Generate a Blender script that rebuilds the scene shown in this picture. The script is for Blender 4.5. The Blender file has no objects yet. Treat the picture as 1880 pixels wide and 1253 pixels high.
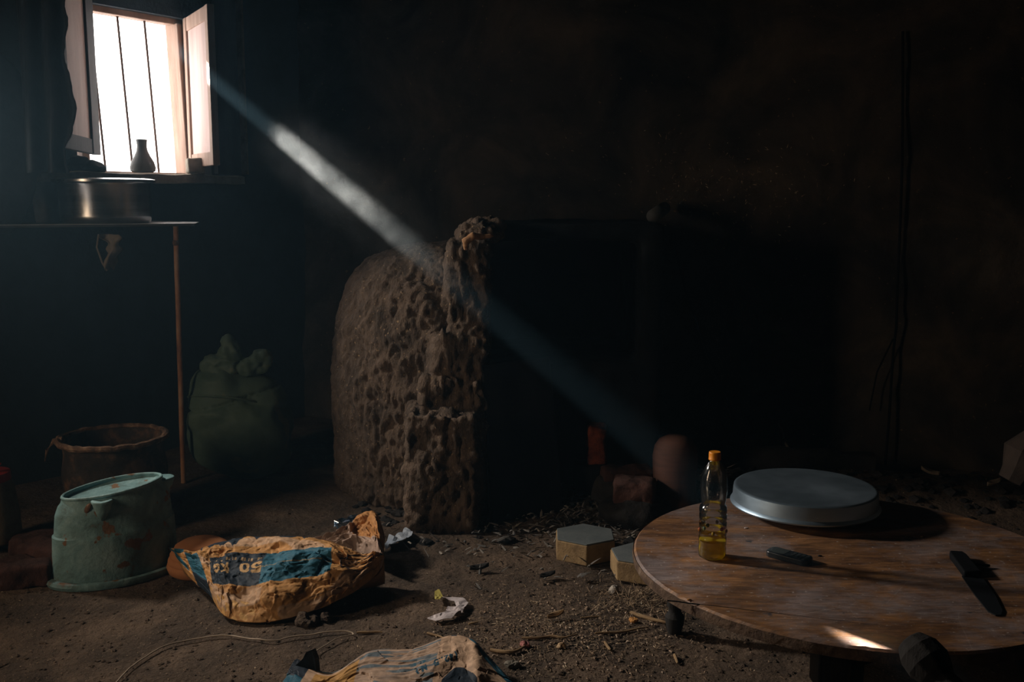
import bpy, bmesh, math, random
from mathutils import Vector, Matrix, noise
import numpy as np
random.seed(7)
SC = bpy.context.scene
COL = SC.collection
PI = math.pi
# ------------------------------------------------------------------ camera
F = 1880*35/36.0
PITCH = math.radians(8.0)
CH = 1.15
cam_d = bpy.data.cameras.new('camera'); cam_d.lens = 35; cam_d.sensor_width = 36; cam_d.sensor_fit = 'HORIZONTAL'
cam_d.clip_start = .05
cam = bpy.data.objects.new('camera', cam_d); COL.objects.link(cam)
cam.location = (0, 0, CH); cam.rotation_euler = (PI/2-PITCH, 0, 0)
SC.camera = cam
cp, sp = math.cos(PITCH), math.sin(PITCH)
def ray(px, py):
    a = (px-940)/F; b = (626.5-py)/F
    return Vector((a, cp+b*sp, -sp+b*cp))
def G(px, py, z=0.0):                      # point of the plane z seen at a photo pixel
    r = ray(px, py); t = (z-CH)/r.z
    return Vector((r.x*t, r.y*t, z))
def D(px, py, y):                          # point at distance y into the room
    r = ray(px, py); t = y/r.y
    return Vector((r.x*t, y, CH+r.z*t))
# ------------------------------------------------------------------ world, light, exposure
SC.view_settings.view_transform = 'Standard'; SC.view_settings.look = 'None'
SC.view_settings.gamma = 1; SC.view_settings.exposure = 0; SC.view_settings.use_curve_mapping = False
cy = SC.cycles
cy.max_bounces = 8; cy.diffuse_bounces = 2; cy.glossy_bounces = 3; cy.transmission_bounces = 8
cy.transparent_max_bounces = 16; cy.volume_bounces = 0
cy.sample_clamp_indirect = 2; cy.caustics_reflective = False; cy.caustics_refractive = False
cy.use_denoising = True
try: cy.denoiser = 'OPENIMAGEDENOISE'
except Exception: pass
cy.volume_step_rate = 1.0
W = bpy.data.worlds.new('sky'); SC.world = W; W.use_nodes = True
W.node_tree.nodes['Background'].inputs[0].default_value = (1.0, .93, .90, 1)
W.node_tree.nodes['Background'].inputs[1].default_value = 8.5
# the window wall: runs 35 degrees off the view axis
WA = math.radians(35)
WD = Vector((math.sin(WA), math.cos(WA), 0)); WN = Vector((math.cos(WA), -math.sin(WA), 0))
WO = D(306, 200, 4.6); WO.z = 0
def WP(s, n, z): return WO + WD*s + WN*n + Vector((0, 0, z))
WIN_W = .40; SILL = 1.268; HEAD = D(305, 36, 4.6).z
def look(o, target):
    o.rotation_euler = (Vector(target)-o.location).to_track_quat('-Z', 'Y').to_euler()
def area(name, loc, target, sx, sy, power, color, portal=False, spread=180):
    l = bpy.data.lights.new(name, 'AREA'); l.shape = 'RECTANGLE'; l.size = sx; l.size_y = sy
    l.energy = power; l.color = color; l.spread = math.radians(spread)
    if portal: l.cycles.is_portal = True
    o = bpy.data.objects.new(name, l); COL.objects.link(o); o.location = loc; look(o, target); return o
pc = WP(-WIN_W/2+.15, -.18, (SILL+HEAD)/2)
area('window_portal', pc, pc+WN, HEAD-SILL+.1, WIN_W+.30, 1, (1, 1, 1), True)
# added lamp left of the frame, strengthens the window light on the table
area('added_side_light', (-2.28, 3.35, 1.62), (.75, 2.25, .15), .20, .26, 10.0, (1.0, .90, .78), spread=72)
# assumed doorway daylight: warm lamp added left of the view, no opening in the walls
area('assumed_doorway_light', (-2.72, 1.5, 1.2), (-.2, 3.2, .35), .35, 1.0, 6.2, (1.0, .74, .50), spread=120)
# spot lamp added outside in place of the sun: a narrow shaft that enters at the window's upper right corner
BEAM_IN = WP(.070, -.05, 1.872)
BEAM_OUT = G(1672, 1203, .272)
bd = (BEAM_OUT-BEAM_IN).normalized()
sl = bpy.data.lights.new('added_sun_spot', 'SPOT'); sl.energy = 72000; sl.color = (1.0, .93, .82)
sl.spot_size = math.radians(1.0); sl.spot_blend = .5; sl.shadow_soft_size = .012
so = bpy.data.objects.new('added_sun_spot', sl); COL.objects.link(so); so.location = BEAM_IN-bd*4.0; look(so, BEAM_OUT)

# ------------------------------------------------------------------ helpers
def link(name, me, mat=None, parent=None, smooth=True):
    o = bpy.data.objects.new(name, me); COL.objects.link(o)
    if mat is not None:
        me.materials.clear(); me.materials.append(mat)
    if smooth and len(me.polygons):
        me.polygons.foreach_set('use_smooth', [True]*len(me.polygons))
    if parent is not None:
        o.parent = parent
        if parent.type == 'EMPTY' or True:
            o.matrix_parent_inverse = Matrix.Translation(-world_loc(parent))
    return o
def world_loc(o):
    return o['_w'] and Vector(o['_w']) if '_w' in o else Vector(o.location)
def tag(o, label, cat, group=None, kind=None):
    o['label'] = label; o['category'] = cat
    if group: o['group'] = group
    if kind: o['kind'] = kind
    return o
def thing(name, loc, label, cat, group=None):
    e = bpy.data.objects.new(name, None); COL.objects.link(e); e.location = loc; e.empty_display_size = .05
    return tag(e, label, cat, group)
def mesh(vs, fs, name='m'):
    me = bpy.data.meshes.new(name); me.from_pydata([tuple(v) for v in vs], [], fs); me.update(); return me
def struct(o, kind='structure'):
    o['kind'] = kind; return o
class MB:
    def __init__(s): s.v = []; s.f = []
    def add(s, vs, fs):
        n = len(s.v); s.v += [Vector(v) for v in vs]; s.f += [tuple(i+n for i in f) for f in fs]; return s
    def box(s, c, h, m=None):
        vs = []
        for x in (-1, 1):
            for y in (-1, 1):
                for z in (-1, 1):
                    p = Vector((x*h[0], y*h[1], z*h[2]))
                    if m is not None: p = m @ p
                    vs.append(Vector(c)+p)
        return s.add(vs, [(0,1,3,2),(4,6,7,5),(0,4,5,1),(2,3,7,6),(0,2,6,4),(1,5,7,3)])
    def prism(s, poly, z0, z1):
        n = len(poly)
        vs = [(p[0], p[1], z0) for p in poly]+[(p[0], p[1], z1) for p in poly]
        fs = [tuple(range(n))[::-1], tuple(range(n, 2*n))]+[(i, (i+1) % n, n+(i+1) % n, n+i) for i in range(n)]
        return s.add(vs, fs)
    def lathe(s, prof, seg=40, c=(0, 0, 0), m=None, ell=(1, 1), fn=None):
        vs = []; fs = []
        for j, (r, z) in enumerate(prof):
            for i in range(seg):
                a = 2*PI*i/seg
                p = Vector((r*math.cos(a)*ell[0], r*math.sin(a)*ell[1], z))
                if fn: p = fn(p, a, j)
                if m is not None: p = m @ p
                vs.append(Vector(c)+p)
        for j in range(len(prof)-1):
            for i in range(seg):
                k = (i+1) % seg
                fs.append((j*seg+i, j*seg+k, (j+1)*seg+k, (j+1)*seg+i))
        if prof[0][0] > 1e-6: fs.append(tuple(range(seg))[::-1])
        if prof[-1][0] > 1e-6: fs.append(tuple((len(prof)-1)*seg+i for i in range(seg)))
        return s.add(vs, fs)
    def tube(s, path, r, seg=8):
        path = [Vector(p) for p in path]; n = len(path)
        rs = r if isinstance(r, (list, tuple)) else [r]*n
        vs = []; fs = []
        for i, p in enumerate(path):
            t = (path[min(i+1, n-1)]-path[max(i-1, 0)]).normalized()
            up = Vector((0, 0, 1)) if abs(t.z) < .9 else Vector((1, 0, 0))
            a = t.cross(up).normalized(); b = t.cross(a)
            for k in range(seg):
                q = 2*PI*k/seg; vs.append(p+(a*math.cos(q)+b*math.sin(q))*rs[i])
        for i in range(n-1):
            for k in range(seg):
                l = (k+1) % seg; fs.append((i*seg+k, i*seg+l, (i+1)*seg+l, (i+1)*seg+k))
        fs.append(tuple(range(seg))[::-1]); fs.append(tuple((n-1)*seg+k for k in range(seg)))
        return s.add(vs, fs)
    def ico(s, c, r, sub=3, m=None):
        bm = bmesh.new(); bmesh.ops.create_icosphere(bm, subdivisions=sub, radius=1)
        vs = []
        for v in bm.verts:
            p = Vector((v.co.x*r[0], v.co.y*r[1], v.co.z*r[2]))
            if m is not None: p = m @ p
            vs.append(Vector(c)+p)
        bm.verts.index_update()
        fs = [tuple(v.index for v in f.verts) for f in bm.faces]; bm.free()
        return s.add(vs, fs)
    def mesh(s):
        me = mesh(s.v, s.f)
        bm = bmesh.new(); bm.from_mesh(me); bmesh.ops.recalc_face_normals(bm, faces=bm.faces); bm.to_mesh(me); bm.free()
        return me
    def build(s, name, mat, parent=None, smooth=True, bevel=0, auto=True):
        me = s.mesh()
        o = link(name, me, mat, parent, smooth)
        if bevel:
            b = o.modifiers.new('b', 'BEVEL'); b.width = bevel; b.segments = 2; b.limit_method = 'ANGLE'; b.angle_limit = .6
        if smooth and auto: auto_smooth(me)
        return o
def auto_smooth(me, ang=.7):
    bm = bmesh.new(); bm.from_mesh(me)
    for e in bm.edges:
        if len(e.link_faces) == 2:
            try:
                if e.calc_face_angle() > ang: e.smooth = False
            except ValueError: pass
    bm.to_mesh(me); bm.free()
def voxel(me, size):
    """fuse the closed pieces of a mesh into one skin"""
    o = bpy.data.objects.new('tmp', me); COL.objects.link(o)
    m = o.modifiers.new('r', 'REMESH'); m.mode = 'VOXEL'; m.voxel_size = size
    dg = bpy.context.evaluated_depsgraph_get(); dg.update()
    new = bpy.data.meshes.new_from_object(o.evaluated_get(dg)); bpy.data.objects.remove(o)
    return new
def smooth_mesh(me, it=2, f=.5):
    bm = bmesh.new(); bm.from_mesh(me)
    for _ in range(it): bmesh.ops.smooth_vert(bm, verts=bm.verts, factor=f, use_axis_x=True, use_axis_y=True, use_axis_z=True)
    bm.to_mesh(me); bm.free(); me.update()
def displace(me, fn):
    n = len(me.vertices); vs = me.vertices
    new = [v.co+Vector(v.normal)*fn(v.co, v.normal) for v in vs]
    for v, c in zip(vs, new): v.co = c
    me.update()
def nz(p, s, seed=0.0): return noise.noise(Vector((p[0]*s+seed, p[1]*s-seed, p[2]*s+seed*.3)))
def fbm(p, s, o=4, seed=0.0):
    return noise.fractal(Vector((p[0]*s+seed, p[1]*s, p[2]*s-seed)), 1.0, 2.0, o)
def rot(ax, a): return Matrix.Rotation(a, 3, ax)

# ------------------------------------------------------------------ materials
def nd(t, ty, **kw):
    n = t.nodes.new(ty)
    for k, v in kw.items():
        if k.startswith('i_'): n.inputs[k[2:].replace('_', ' ')].default_value = v
        else: setattr(n, k, v)
    return n
def ramp(t, stops):
    r = t.nodes.new('ShaderNodeValToRGB'); e = r.color_ramp.elements
    e[0].position = stops[0][0]; e[0].color = (*stops[0][1], 1)
    e[1].position = stops[-1][0]; e[1].color = (*stops[-1][1], 1)
    for p, c in stops[1:-1]:
        x = e.new(p); x.color = (*c, 1)
    return r
def M(name, stops, scale=8, rough=.85, metal=0, bump=.3, bscale=40, bdist=.01, stretch=(1, 1, 1), detail=6, distort=0, spec=.3, rough2=None, speck=None):
    m = bpy.data.materials.new(name); m.use_nodes = True; t = m.node_tree; b = t.nodes['Principled BSDF']; L = t.links.new
    tc = t.nodes.new('ShaderNodeTexCoord'); mp = t.nodes.new('ShaderNodeMapping'); mp.inputs['Scale'].default_value = stretch
    L(tc.outputs['Object'], mp.inputs[0])
    if len(stops) == 1:
        b.inputs['Base Color'].default_value = (*stops[0][1], 1)
    else:
        n = nd(t, 'ShaderNodeTexNoise'); n.inputs['Scale'].default_value = scale; n.inputs['Detail'].default_value = detail
        n.inputs['Roughness'].default_value = .62; n.inputs['Distortion'].default_value = distort
        L(mp.outputs[0], n.inputs['Vector']); r = ramp(t, stops); L(n.outputs[0], r.inputs[0])
        src = r.outputs[0]
        if speck:                                   # (scale, threshold, colour): flecks of another colour
            v = nd(t, 'ShaderNodeTexNoise'); v.inputs['Scale'].default_value = speck[0]; v.inputs['Detail'].default_value = 3
            L(tc.outputs['Object'], v.inputs['Vector'])
            rr = ramp(t, [(speck[1], (0, 0, 0)), (speck[1]+.04, (1, 1, 1))]); L(v.outputs[0], rr.inputs[0])
            mx = nd(t, 'ShaderNodeMix', data_type='RGBA'); L(rr.outputs[0], mx.inputs[0]); L(src, mx.inputs[6]); mx.inputs[7].default_value = (*speck[2], 1)
            src = mx.outputs[2]
        L(src, b.inputs['Base Color'])
        if rough2 is not None:
            mr = nd(t, 'ShaderNodeMapRange'); mr.inputs['From Min'].default_value = .3; mr.inputs['From Max'].default_value = .7
            mr.inputs['To Min'].default_value = rough; mr.inputs['To Max'].default_value = rough2
            L(n.outputs[0], mr.inputs[0]); L(mr.outputs[0], b.inputs['Roughness'])
    if rough2 is None: b.inputs['Roughness'].default_value = rough
    b.inputs['Metallic'].default_value = metal
    b.inputs['Specular IOR Level'].default_value = spec
    if bump:
        n2 = nd(t, 'ShaderNodeTexNoise'); n2.inputs['Scale'].default_value = bscale; n2.inputs['Detail'].default_value = 8
        n2.inputs['Roughness'].default_value = .65
        L(mp.outputs[0], n2.inputs['Vector'])
        bp = nd(t, 'ShaderNodeBump'); bp.inputs['Strength'].default_value = bump; bp.inputs['Distance'].default_value = bdist
        L(n2.outputs[0], bp.inputs['Height']); L(bp.outputs[0], b.inputs['Normal'])
    return m
def attr_mat(name, rough=.8, bump=.3, bscale=60, bdist=.004, spec=.3, noise_amt=.35):
    """colour printed on the surface, from the mesh's own colour attribute, weathered by noise"""
    m = bpy.data.materials.new(name); m.use_nodes = True; t = m.node_tree; b = t.nodes['Principled BSDF']; L = t.links.new
    a = nd(t, 'ShaderNodeAttribute'); a.attribute_name = 'print'
    tc = t.nodes.new('ShaderNodeTexCoord'); n = nd(t, 'ShaderNodeTexNoise'); n.inputs['Scale'].default_value = bscale; n.inputs['Detail'].default_value = 8
    L(tc.outputs['Object'], n.inputs['Vector'])
    mr = nd(t, 'ShaderNodeMapRange'); mr.inputs['From Min'].default_value = .3; mr.inputs['From Max'].default_value = .7
    mr.inputs['To Min'].default_value = 1-noise_amt; mr.inputs['To Max'].default_value = 1.1; L(n.outputs[0], mr.inputs[0])
    vm = nd(t, 'ShaderNodeVectorMath', operation='SCALE'); L(a.outputs['Color'], vm.inputs[0]); L(mr.outputs[0], vm.inputs['Scale'])
    L(vm.outputs[0], b.inputs['Base Color']); b.inputs['Roughness'].default_value = rough; b.inputs['Specular IOR Level'].default_value = spec
    bp = nd(t, 'ShaderNodeBump'); bp.inputs['Strength'].default_value = bump; bp.inputs['Distance'].default_value = bdist
    L(n.outputs[0], bp.inputs['Height']); L(bp.outputs[0], b.inputs['Normal'])
    return m
m_wall = M('sooty_plaster', [(.3, (.008, .010, .012)), (.5, (.045, .038, .031)), (.72, (.11, .084, .060))], scale=2.2, bump=.6, bscale=12, bdist=.03, rough=.9, distort=.6, speck=(55, .70, (.16, .11, .06)))
m_wallw = M('haze_tinted_plaster', [(.3, (.018, .026, .034)), (.7, (.04, .055, .07))], scale=2.5, bump=.4, bscale=9, bdist=.03, rough=.9)  # blue cast of the haze put into the plaster colour
m_soil = M('trodden_soil', [(.28, (.050, .038, .030)), (.5, (.125, .088, .063)), (.75, (.23, .16, .112))], scale=5, bump=1.0, bscale=34, bdist=.035, rough=.95, distort=.4, speck=(150, .66, (.32, .23, .16)))
m_mud = M('mud_daub', [(.3, (.065, .048, .037)), (.5, (.14, .10, .074)), (.75, (.24, .17, .125))], scale=9, bump=1.0, bscale=32, bdist=.03, rough=.9, stretch=(1.3, 1.3, .8), speck=(90, .66, (.42, .29, .17)))
m_soot = M('soot', [(.3, (.004, .005, .006)), (.7, (.012, .012, .014))], scale=5, bump=.5, bscale=20, rough=.9, spec=.1)
m_black_metal = M('black_sheet_iron', [(.3, (.008, .009, .012)), (.7, (.02, .018, .024))], scale=5, bump=.15, bscale=20, rough=.65, metal=.3, spec=.2)
m_steel = M('brushed_aluminium', [(.3, (.42, .42, .42)), (.7, (.6, .6, .6))], scale=3, rough=.16, rough2=.28, metal=1, bump=.12, bscale=60, bdist=.002, stretch=(.4, .4, 9))
m_lid = M('blue_lit_aluminium', [(.3, (.34, .48, .62)), (.7, (.46, .60, .74))], scale=4, rough=.30, rough2=.46, metal=.9, bump=.06, bscale=14, bdist=.004, stretch=(1, 1, 3))  # scattered blue window light put into the metal's base colour
m_dullsteel = M('dull_aluminium', [(.3, (.16, .17, .18)), (.7, (.30, .32, .33))], scale=6, rough=.42, metal=.55, bump=.1)
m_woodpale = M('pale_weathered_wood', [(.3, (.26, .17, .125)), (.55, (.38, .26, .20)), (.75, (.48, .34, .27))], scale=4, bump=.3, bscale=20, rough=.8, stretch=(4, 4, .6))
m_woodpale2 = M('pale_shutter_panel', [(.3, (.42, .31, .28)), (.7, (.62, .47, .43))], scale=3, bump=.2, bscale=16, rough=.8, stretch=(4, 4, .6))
m_woodpale3 = M('lit_shutter_panel', [(.3, (.55, .44, .40)), (.7, (.74, .62, .57))], scale=3, bump=.2, bscale=16, rough=.8, stretch=(4, 4, .6))  # window light on the left shutter panel put into a paler colour
m_wooddark = M('dark_weathered_wood', [(.3, (.009, .010, .012)), (.7, (.030, .027, .026))], scale=5, bump=.4, bscale=20, rough=.85, stretch=(4, 4, .6))
m_bar = M('rusty_bar', [(.3, (.06, .035, .025)), (.7, (.16, .10, .08))], scale=20, bump=.4, bscale=80, rough=.8)
m_post = M('rusted_post', [(.3, (.16, .06, .028)), (.5, (.42, .20, .10)), (.7, (.5, .34, .22))], scale=14, bump=.6, bscale=80, bdist=.004, rough=.5, stretch=(1, 1, .5))
m_concrete = M('grey_concrete', [(.3, (.15, .135, .11)), (.55, (.25, .22, .175)), (.75, (.33, .29, .22))], scale=14, bump=.5, bscale=60, bdist=.006, rough=.9)
m_paverside = M('ochre_concrete', [(.3, (.19, .13, .07)), (.6, (.36, .25, .13)), (.8, (.46, .34, .19))], scale=18, bump=.6, bscale=60, bdist=.006, rough=.9)
m_pavertop = M('sky_tinted_concrete', [(.3, (.09, .11, .12)), (.7, (.15, .17, .175))], scale=9, bump=.3, bscale=60, bdist=.004, rough=.9)  # blue sky light on the upward faces put into their colour
m_tub = M('worn_pale_blue_enamel', [(.30, (.15, .075, .035)), (.38, (.11, .19, .19)), (.52, (.17, .31, .33)), (.75, (.30, .45, .46))], scale=11, bump=.45, bscale=34, bdist=.012, rough=.5, distort=.5, speck=(20, .63, (.18, .10, .05)))
m_tubdark = M('tub_base_rust', [(.3, (.09, .05, .03)), (.5, (.10, .14, .14)), (.75, (.16, .23, .23))], scale=9, bump=.4, bscale=34, bdist=.008, rough=.6)
m_rust = M('rusty_tin', [(.3, (.012, .011, .010)), (.5, (.035, .024, .018)), (.64, (.13, .07, .04)), (.8, (.05, .045, .04))], scale=14, bump=.6, bscale=50, bdist=.008, rough=.75, metal=.1)
m_rustrim = M('flaking_rust', [(.35, (.035, .022, .015)), (.55, (.15, .08, .045)), (.75, (.40, .27, .17))], scale=26, bump=.8, bscale=90, bdist=.006, rough=.8)
m_sack = M('green_tarpaulin', [(.3, (.06, .11, .085)), (.7, (.12, .18, .135))], scale=6, bump=.4, bscale=24, bdist=.008, rough=.6, speck=(7, .62, (.16, .18, .10)))
m_clay = M('orange_clay', [(.3, (.36, .14, .055)), (.7, (.50, .22, .09))], scale=7, bump=.2, bscale=60, bdist=.003, rough=.8)
m_redclay = M('dark_red_clay', [(.3, (.07, .032, .022)), (.7, (.14, .06, .04))], scale=7, bump=.3, bscale=60, bdist=.003, rough=.8, stretch=(.6, .6, 4))
m_greyclay = M('grey_clay', [(.3, (.14, .15, .15)), (.7, (.22, .22, .22))], scale=10, bump=.2, rough=.8)
m_brick = M('fired_brick', [(.3, (.045, .022, .018)), (.7, (.10, .045, .035))], scale=12, bump=.8, bscale=50, bdist=.01, rough=.95)
m_ember = M('orange_brick', [(.35, (.03, .008, .006)), (.62, (.34, .075, .025))], scale=16, bump=.8, bscale=40, bdist=.01, rough=.9)
m_char = M('charred_wood', [(.3, (.008, .008, .009)), (.7, (.035, .03, .028))], scale=12, bump=.8, bscale=40, bdist=.01, rough=.85)
m_stick = M('dry_stick', [(.3, (.16, .10, .055)), (.7, (.38, .26, .14))], scale=20, bump=.4, bscale=80, bdist=.003, rough=.85)
m_wire = M('pale_wire', [(.3, (.34, .27, .20)), (.7, (.50, .41, .32))], scale=20, bump=.1, rough=.55)
m_paper = M('dirty_white_paper', [(.3, (.40, .36, .38)), (.7, (.62, .56, .57))], scale=12, bump=.2, bscale=40, bdist=.003, rough=.7, speck=(50, .66, (.2, .15, .18)))
m_bluepaper = M('bluish_paper', [(.3, (.22, .28, .36)), (.7, (.40, .44, .50))], scale=12, bump=.2, bscale=40, bdist=.003, rough=.5)
m_redplastic = M('red_plastic', [(.3, (.30, .02, .015)), (.7, (.42, .035, .025))], scale=5, bump=.1, rough=.4)
m_cloth = M('dark_rag', [(.3, (.006, .007, .009)), (.7, (.016, .017, .020))], scale=8, bump=.5, bscale=50, bdist=.005, rough=.95)
m_tan = M('tan_rag', [(.3, (.26, .13, .06)), (.7, (.44, .25, .13))], scale=14, bump=.5, bscale=70, bdist=.005, rough=.95)
m_dryleaf = M('dry_leaf', [(.3, (.16, .13, .10)), (.7, (.27, .22, .17))], scale=14, bump=.5, bscale=70, bdist=.005, rough=.9)
m_phone = M('black_phone_plastic', [(0, (.008, .010, .013))], bump=0, rough=.28, spec=.5)
m_screen = M('phone_display', [(0, (.045, .055, .055))], bump=0, rough=.15, spec=.5)
m_key = M('phone_keys', [(0, (.02, .024, .028))], bump=0, rough=.5)
m_blade = M('blackened_blade', [(.3, (.006, .008, .011)), (.7, (.014, .016, .02))], scale=6, bump=.1, rough=.6, metal=.2, spec=.15)
m_handle = M('knife_handle', [(.3, (.004, .005, .007)), (.7, (.010, .010, .012))], scale=6, bump=.2, rough=.7, spec=.1)
m_cap = M('orange_cap', [(.3, (.75, .25, .015)), (.7, (.85, .33, .03))], scale=5, bump=0, rough=.4)
m_stone = M('pale_stone', [(.3, (.34, .31, .27)), (.7, (.5, .46, .42))], scale=20, bump=.4, rough=.9)
m_pink = M('pink_scrap', [(.3, (.34, .12, .12)), (.7, (.45, .2, .19))], scale=20, bump=.3, rough=.8)
m_peel = M('orange_peel', [(.3, (.45, .20, .05)), (.7, (.60, .31, .10))], scale=20, bump=.4, rough=.7)
m_yellow = M('yellow_scrap', [(.3, (.40, .34, .08)), (.7, (.5, .43, .12))], scale=20, bump=.3, rough=.7)
m_straw = M('chopped_straw', [(.3, (.09, .06, .04)), (.55, (.27, .19, .12)), (.7, (.60, .48, .34))], scale=60, bump=0, rough=.85, detail=1)
m_flake = M('pale_flakes', [(.3, (.16, .11, .08)), (.55, (.34, .24, .17)), (.75, (.62, .52, .42))], scale=40, bump=0, rough=.8, detail=1)
m_print = attr_mat('printed_kraft_paper', rough=.7, bump=.35)

def tabletop_mat():
    m = bpy.data.materials.new('worn_varnished_wood'); m.use_nodes = True; t = m.node_tree; b = t.nodes['Principled BSDF']; L = t.links.new
    tc = t.nodes.new('ShaderNodeTexCoord')
    mp = t.nodes.new('ShaderNodeMapping'); mp.inputs['Rotation'].default_value = (0, 0, .22); mp.inputs['Scale'].default_value = (1.5, 5.5, 1)
    L(tc.outputs['Object'], mp.inputs[0])
    g = nd(t, 'ShaderNodeTexNoise'); g.inputs['Scale'].default_value = 3.5; g.inputs['Detail'].default_value = 9; g.inputs['Roughness'].default_value = .7
    L(mp.outputs[0], g.inputs['Vector'])
    base = ramp(t, [(.34, (.07, .038, .026)), (.5, (.19, .095, .045)), (.66, (.34, .17, .07))]); L(g.outputs[0], base.inputs[0])
    w = nd(t, 'ShaderNodeTexNoise'); w.inputs['Scale'].default_value = 4.5; w.inputs['Detail'].default_value = 8; w.inputs['Roughness'].default_value = .72
    L(tc.outputs['Object'], w.inputs['Vector'])
    wr = ramp(t, [(.46, (0, 0, 0)), (.64, (.85, .85, .85))]); L(w.outputs[0], wr.inputs[0])
    mx = nd(t, 'ShaderNodeMix', data_type='RGBA'); L(wr.outputs[0], mx.inputs[0]); L(base.outputs[0], mx.inputs[6]); mx.inputs[7].default_value = (.22, .185, .19, 1)
    s = nd(t, 'ShaderNodeTexNoise'); s.inputs['Scale'].default_value = 11; s.inputs['Detail'].default_value = 5
    L(tc.outputs['Object'], s.inputs['Vector'])
    sr = ramp(t, [(.66, (0, 0, 0)), (.70, (1, 1, 1))]); L(s.outputs[0], sr.inputs[0])
    mx2 = nd(t, 'ShaderNodeMix', data_type='RGBA'); L(sr.outputs[0], mx2.inputs[0]); L(mx.outputs[2], mx2.inputs[6]); mx2.inputs[7].default_value = (.03, .035, .045, 1)
    # thin pale knife scratches
    sc = nd(t, 'ShaderNodeTexVoronoi', feature='DISTANCE_TO_EDGE'); sc.inputs['Scale'].default_value = 5
    L(tc.outputs['Object'], sc.inputs['Vector'])
    rr = ramp(t, [(.0, (.35, .35, .35)), (.006, (0, 0, 0))]); L(sc.outputs[0], rr.inputs[0])
    mm = nd(t, 'ShaderNodeMath', operation='MULTIPLY'); L(rr.outputs[0], mm.inputs[0]); L(wr.outputs[0], mm.inputs[1])
    mx3 = nd(t, 'ShaderNodeMix', data_type='RGBA'); L(mm.outputs[0], mx3.inputs[0]); L(mx2.outputs[2], mx3.inputs[6]); mx3.inputs[7].default_value = (.5, .42, .36, 1)
    # fine grain, pits and dust
    mp2 = t.nodes.new('ShaderNodeMapping'); mp2.inputs['Rotation'].default_value = (0, 0, .22); mp2.inputs['Scale'].default_value = (9, 60, 1); L(tc.outputs['Object'], mp2.inputs[0])
    fg = nd(t, 'ShaderNodeTexNoise'); fg.inputs['Scale'].default_value = 2.2; fg.inputs['Detail'].default_value = 6; fg.inputs['Roughness'].default_value = .75; L(mp2.outputs[0], fg.inputs['Vector'])
    fr_ = nd(t, 'ShaderNodeMapRange'); fr_.inputs['From Min'].default_value = .3; fr_.inputs['From Max'].default_value = .7; fr_.inputs['To Min'].default_value = .55; fr_.inputs['To Max'].default_value = 1.45; L(fg.outputs[0], fr_.inputs[0])
    vs_ = nd(t, 'ShaderNodeVectorMath', operation='SCALE'); L(mx3.outputs[2], vs_.inputs[0]); L(fr_.outputs[0], vs_.inputs['Scale'])
    dn = nd(t, 'ShaderNodeTexNoise'); dn.inputs['Scale'].default_value = 95; dn.inputs['Detail'].default_value = 3; L(tc.outputs['Object'], dn.inputs['Vector'])
    dr = ramp(t, [(.66, (0, 0, 0)), (.72, (.8, .8, .8))]); L(dn.outputs[0], dr.inputs[0])
    mx4 = nd(t, 'ShaderNodeMix', data_type='RGBA'); L(dr.outputs[0], mx4.inputs[0]); L(vs_.outputs[0], mx4.inputs[6]); mx4.inputs[7].default_value = (.42, .36, .33, 1)
    L(mx4.outputs[2], b.inputs['Base Color'])
    L2 = fg

    mr = nd(t, 'ShaderNodeMapRange'); mr.inputs['To Min'].default_value = .38; mr.inputs['To Max'].default_value = .75; L(w.outputs[0], mr.inputs[0]); L(mr.outputs[0], b.inputs['Roughness'])
    b.inputs['Specular IOR Level'].default_value = .35
    bp = nd(t, 'ShaderNodeBump'); bp.inputs['Strength'].default_value = .35; bp.inputs['Distance'].default_value = .004
    L(fg.outputs[0], bp.inputs['Height']); L(bp.outputs[0], b.inputs['Normal'])
    return m
m_table = tabletop_mat()
m_tableedge = M('chipped_table_edge', [(.3, (.05, .03, .022)), (.6, (.14, .09, .06)), (.8, (.3, .24, .19))], scale=30, bump=.8, bscale=60, bdist=.01, rough=.85)

def clear_mat(name, tint, gloss=.25, body=None, refr=False):
    m = bpy.data.materials.new(name); m.use_nodes = True; t = m.node_tree; t.nodes.clear(); L = t.links.new
    out = t.nodes.new('ShaderNodeOutputMaterial')
    tr = nd(t, 'ShaderNodeBsdfTransparent'); tr.inputs[0].default_value = (*tint, 1)
    if refr:
        tr = nd(t, 'ShaderNodeBsdfRefraction'); tr.inputs[0].default_value = (*tint, 1); tr.inputs['IOR'].default_value = 1.3; tr.inputs['Roughness'].default_value = .02
    gl = nd(t, 'ShaderNodeBsdfGlossy'); gl.inputs['Roughness'].default_value = .12
    fr = nd(t, 'ShaderNodeLayerWeight'); fr.inputs[0].default_value = gloss
    mx = nd(t, 'ShaderNodeMixShader'); L(fr.outputs['Fresnel'], mx.inputs[0]); L(tr.outputs[0], mx.inputs[1]); L(gl.outputs[0], mx.inputs[2])
    last = mx
    if body:
        tl = nd(t, 'ShaderNodeBsdfTranslucent'); tl.inputs[0].default_value = (*body, 1)
        df = nd(t, 'ShaderNodeBsdfDiffuse'); df.inputs[0].default_value = (*body, 1)
        a = nd(t, 'ShaderNodeAddShader'); L(tl.outputs[0], a.inputs[0]); L(df.outputs[0], a.inputs[1])
        m2 = nd(t, 'ShaderNodeMixShader'); m2.inputs[0].default_value = .42; L(mx.outputs[0], m2.inputs[1]); L(a.outputs[0], m2.inputs[2]); last = m2
    L(last.outputs[0], out.inputs[0]); return m
m_clear = clear_mat('clear_plastic', (.93, .95, .95), .5)
m_oil = clear_mat('yellow_oil', (.93, .72, .08), .25, (.80, .62, .04))
m_labelink = M('label_film', [(.35, (.30, .05, .02)), (.5, (.40, .27, .02)), (.65, (.03, .12, .08))], scale=24, bump=0, rough=.4, detail=1)
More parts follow.
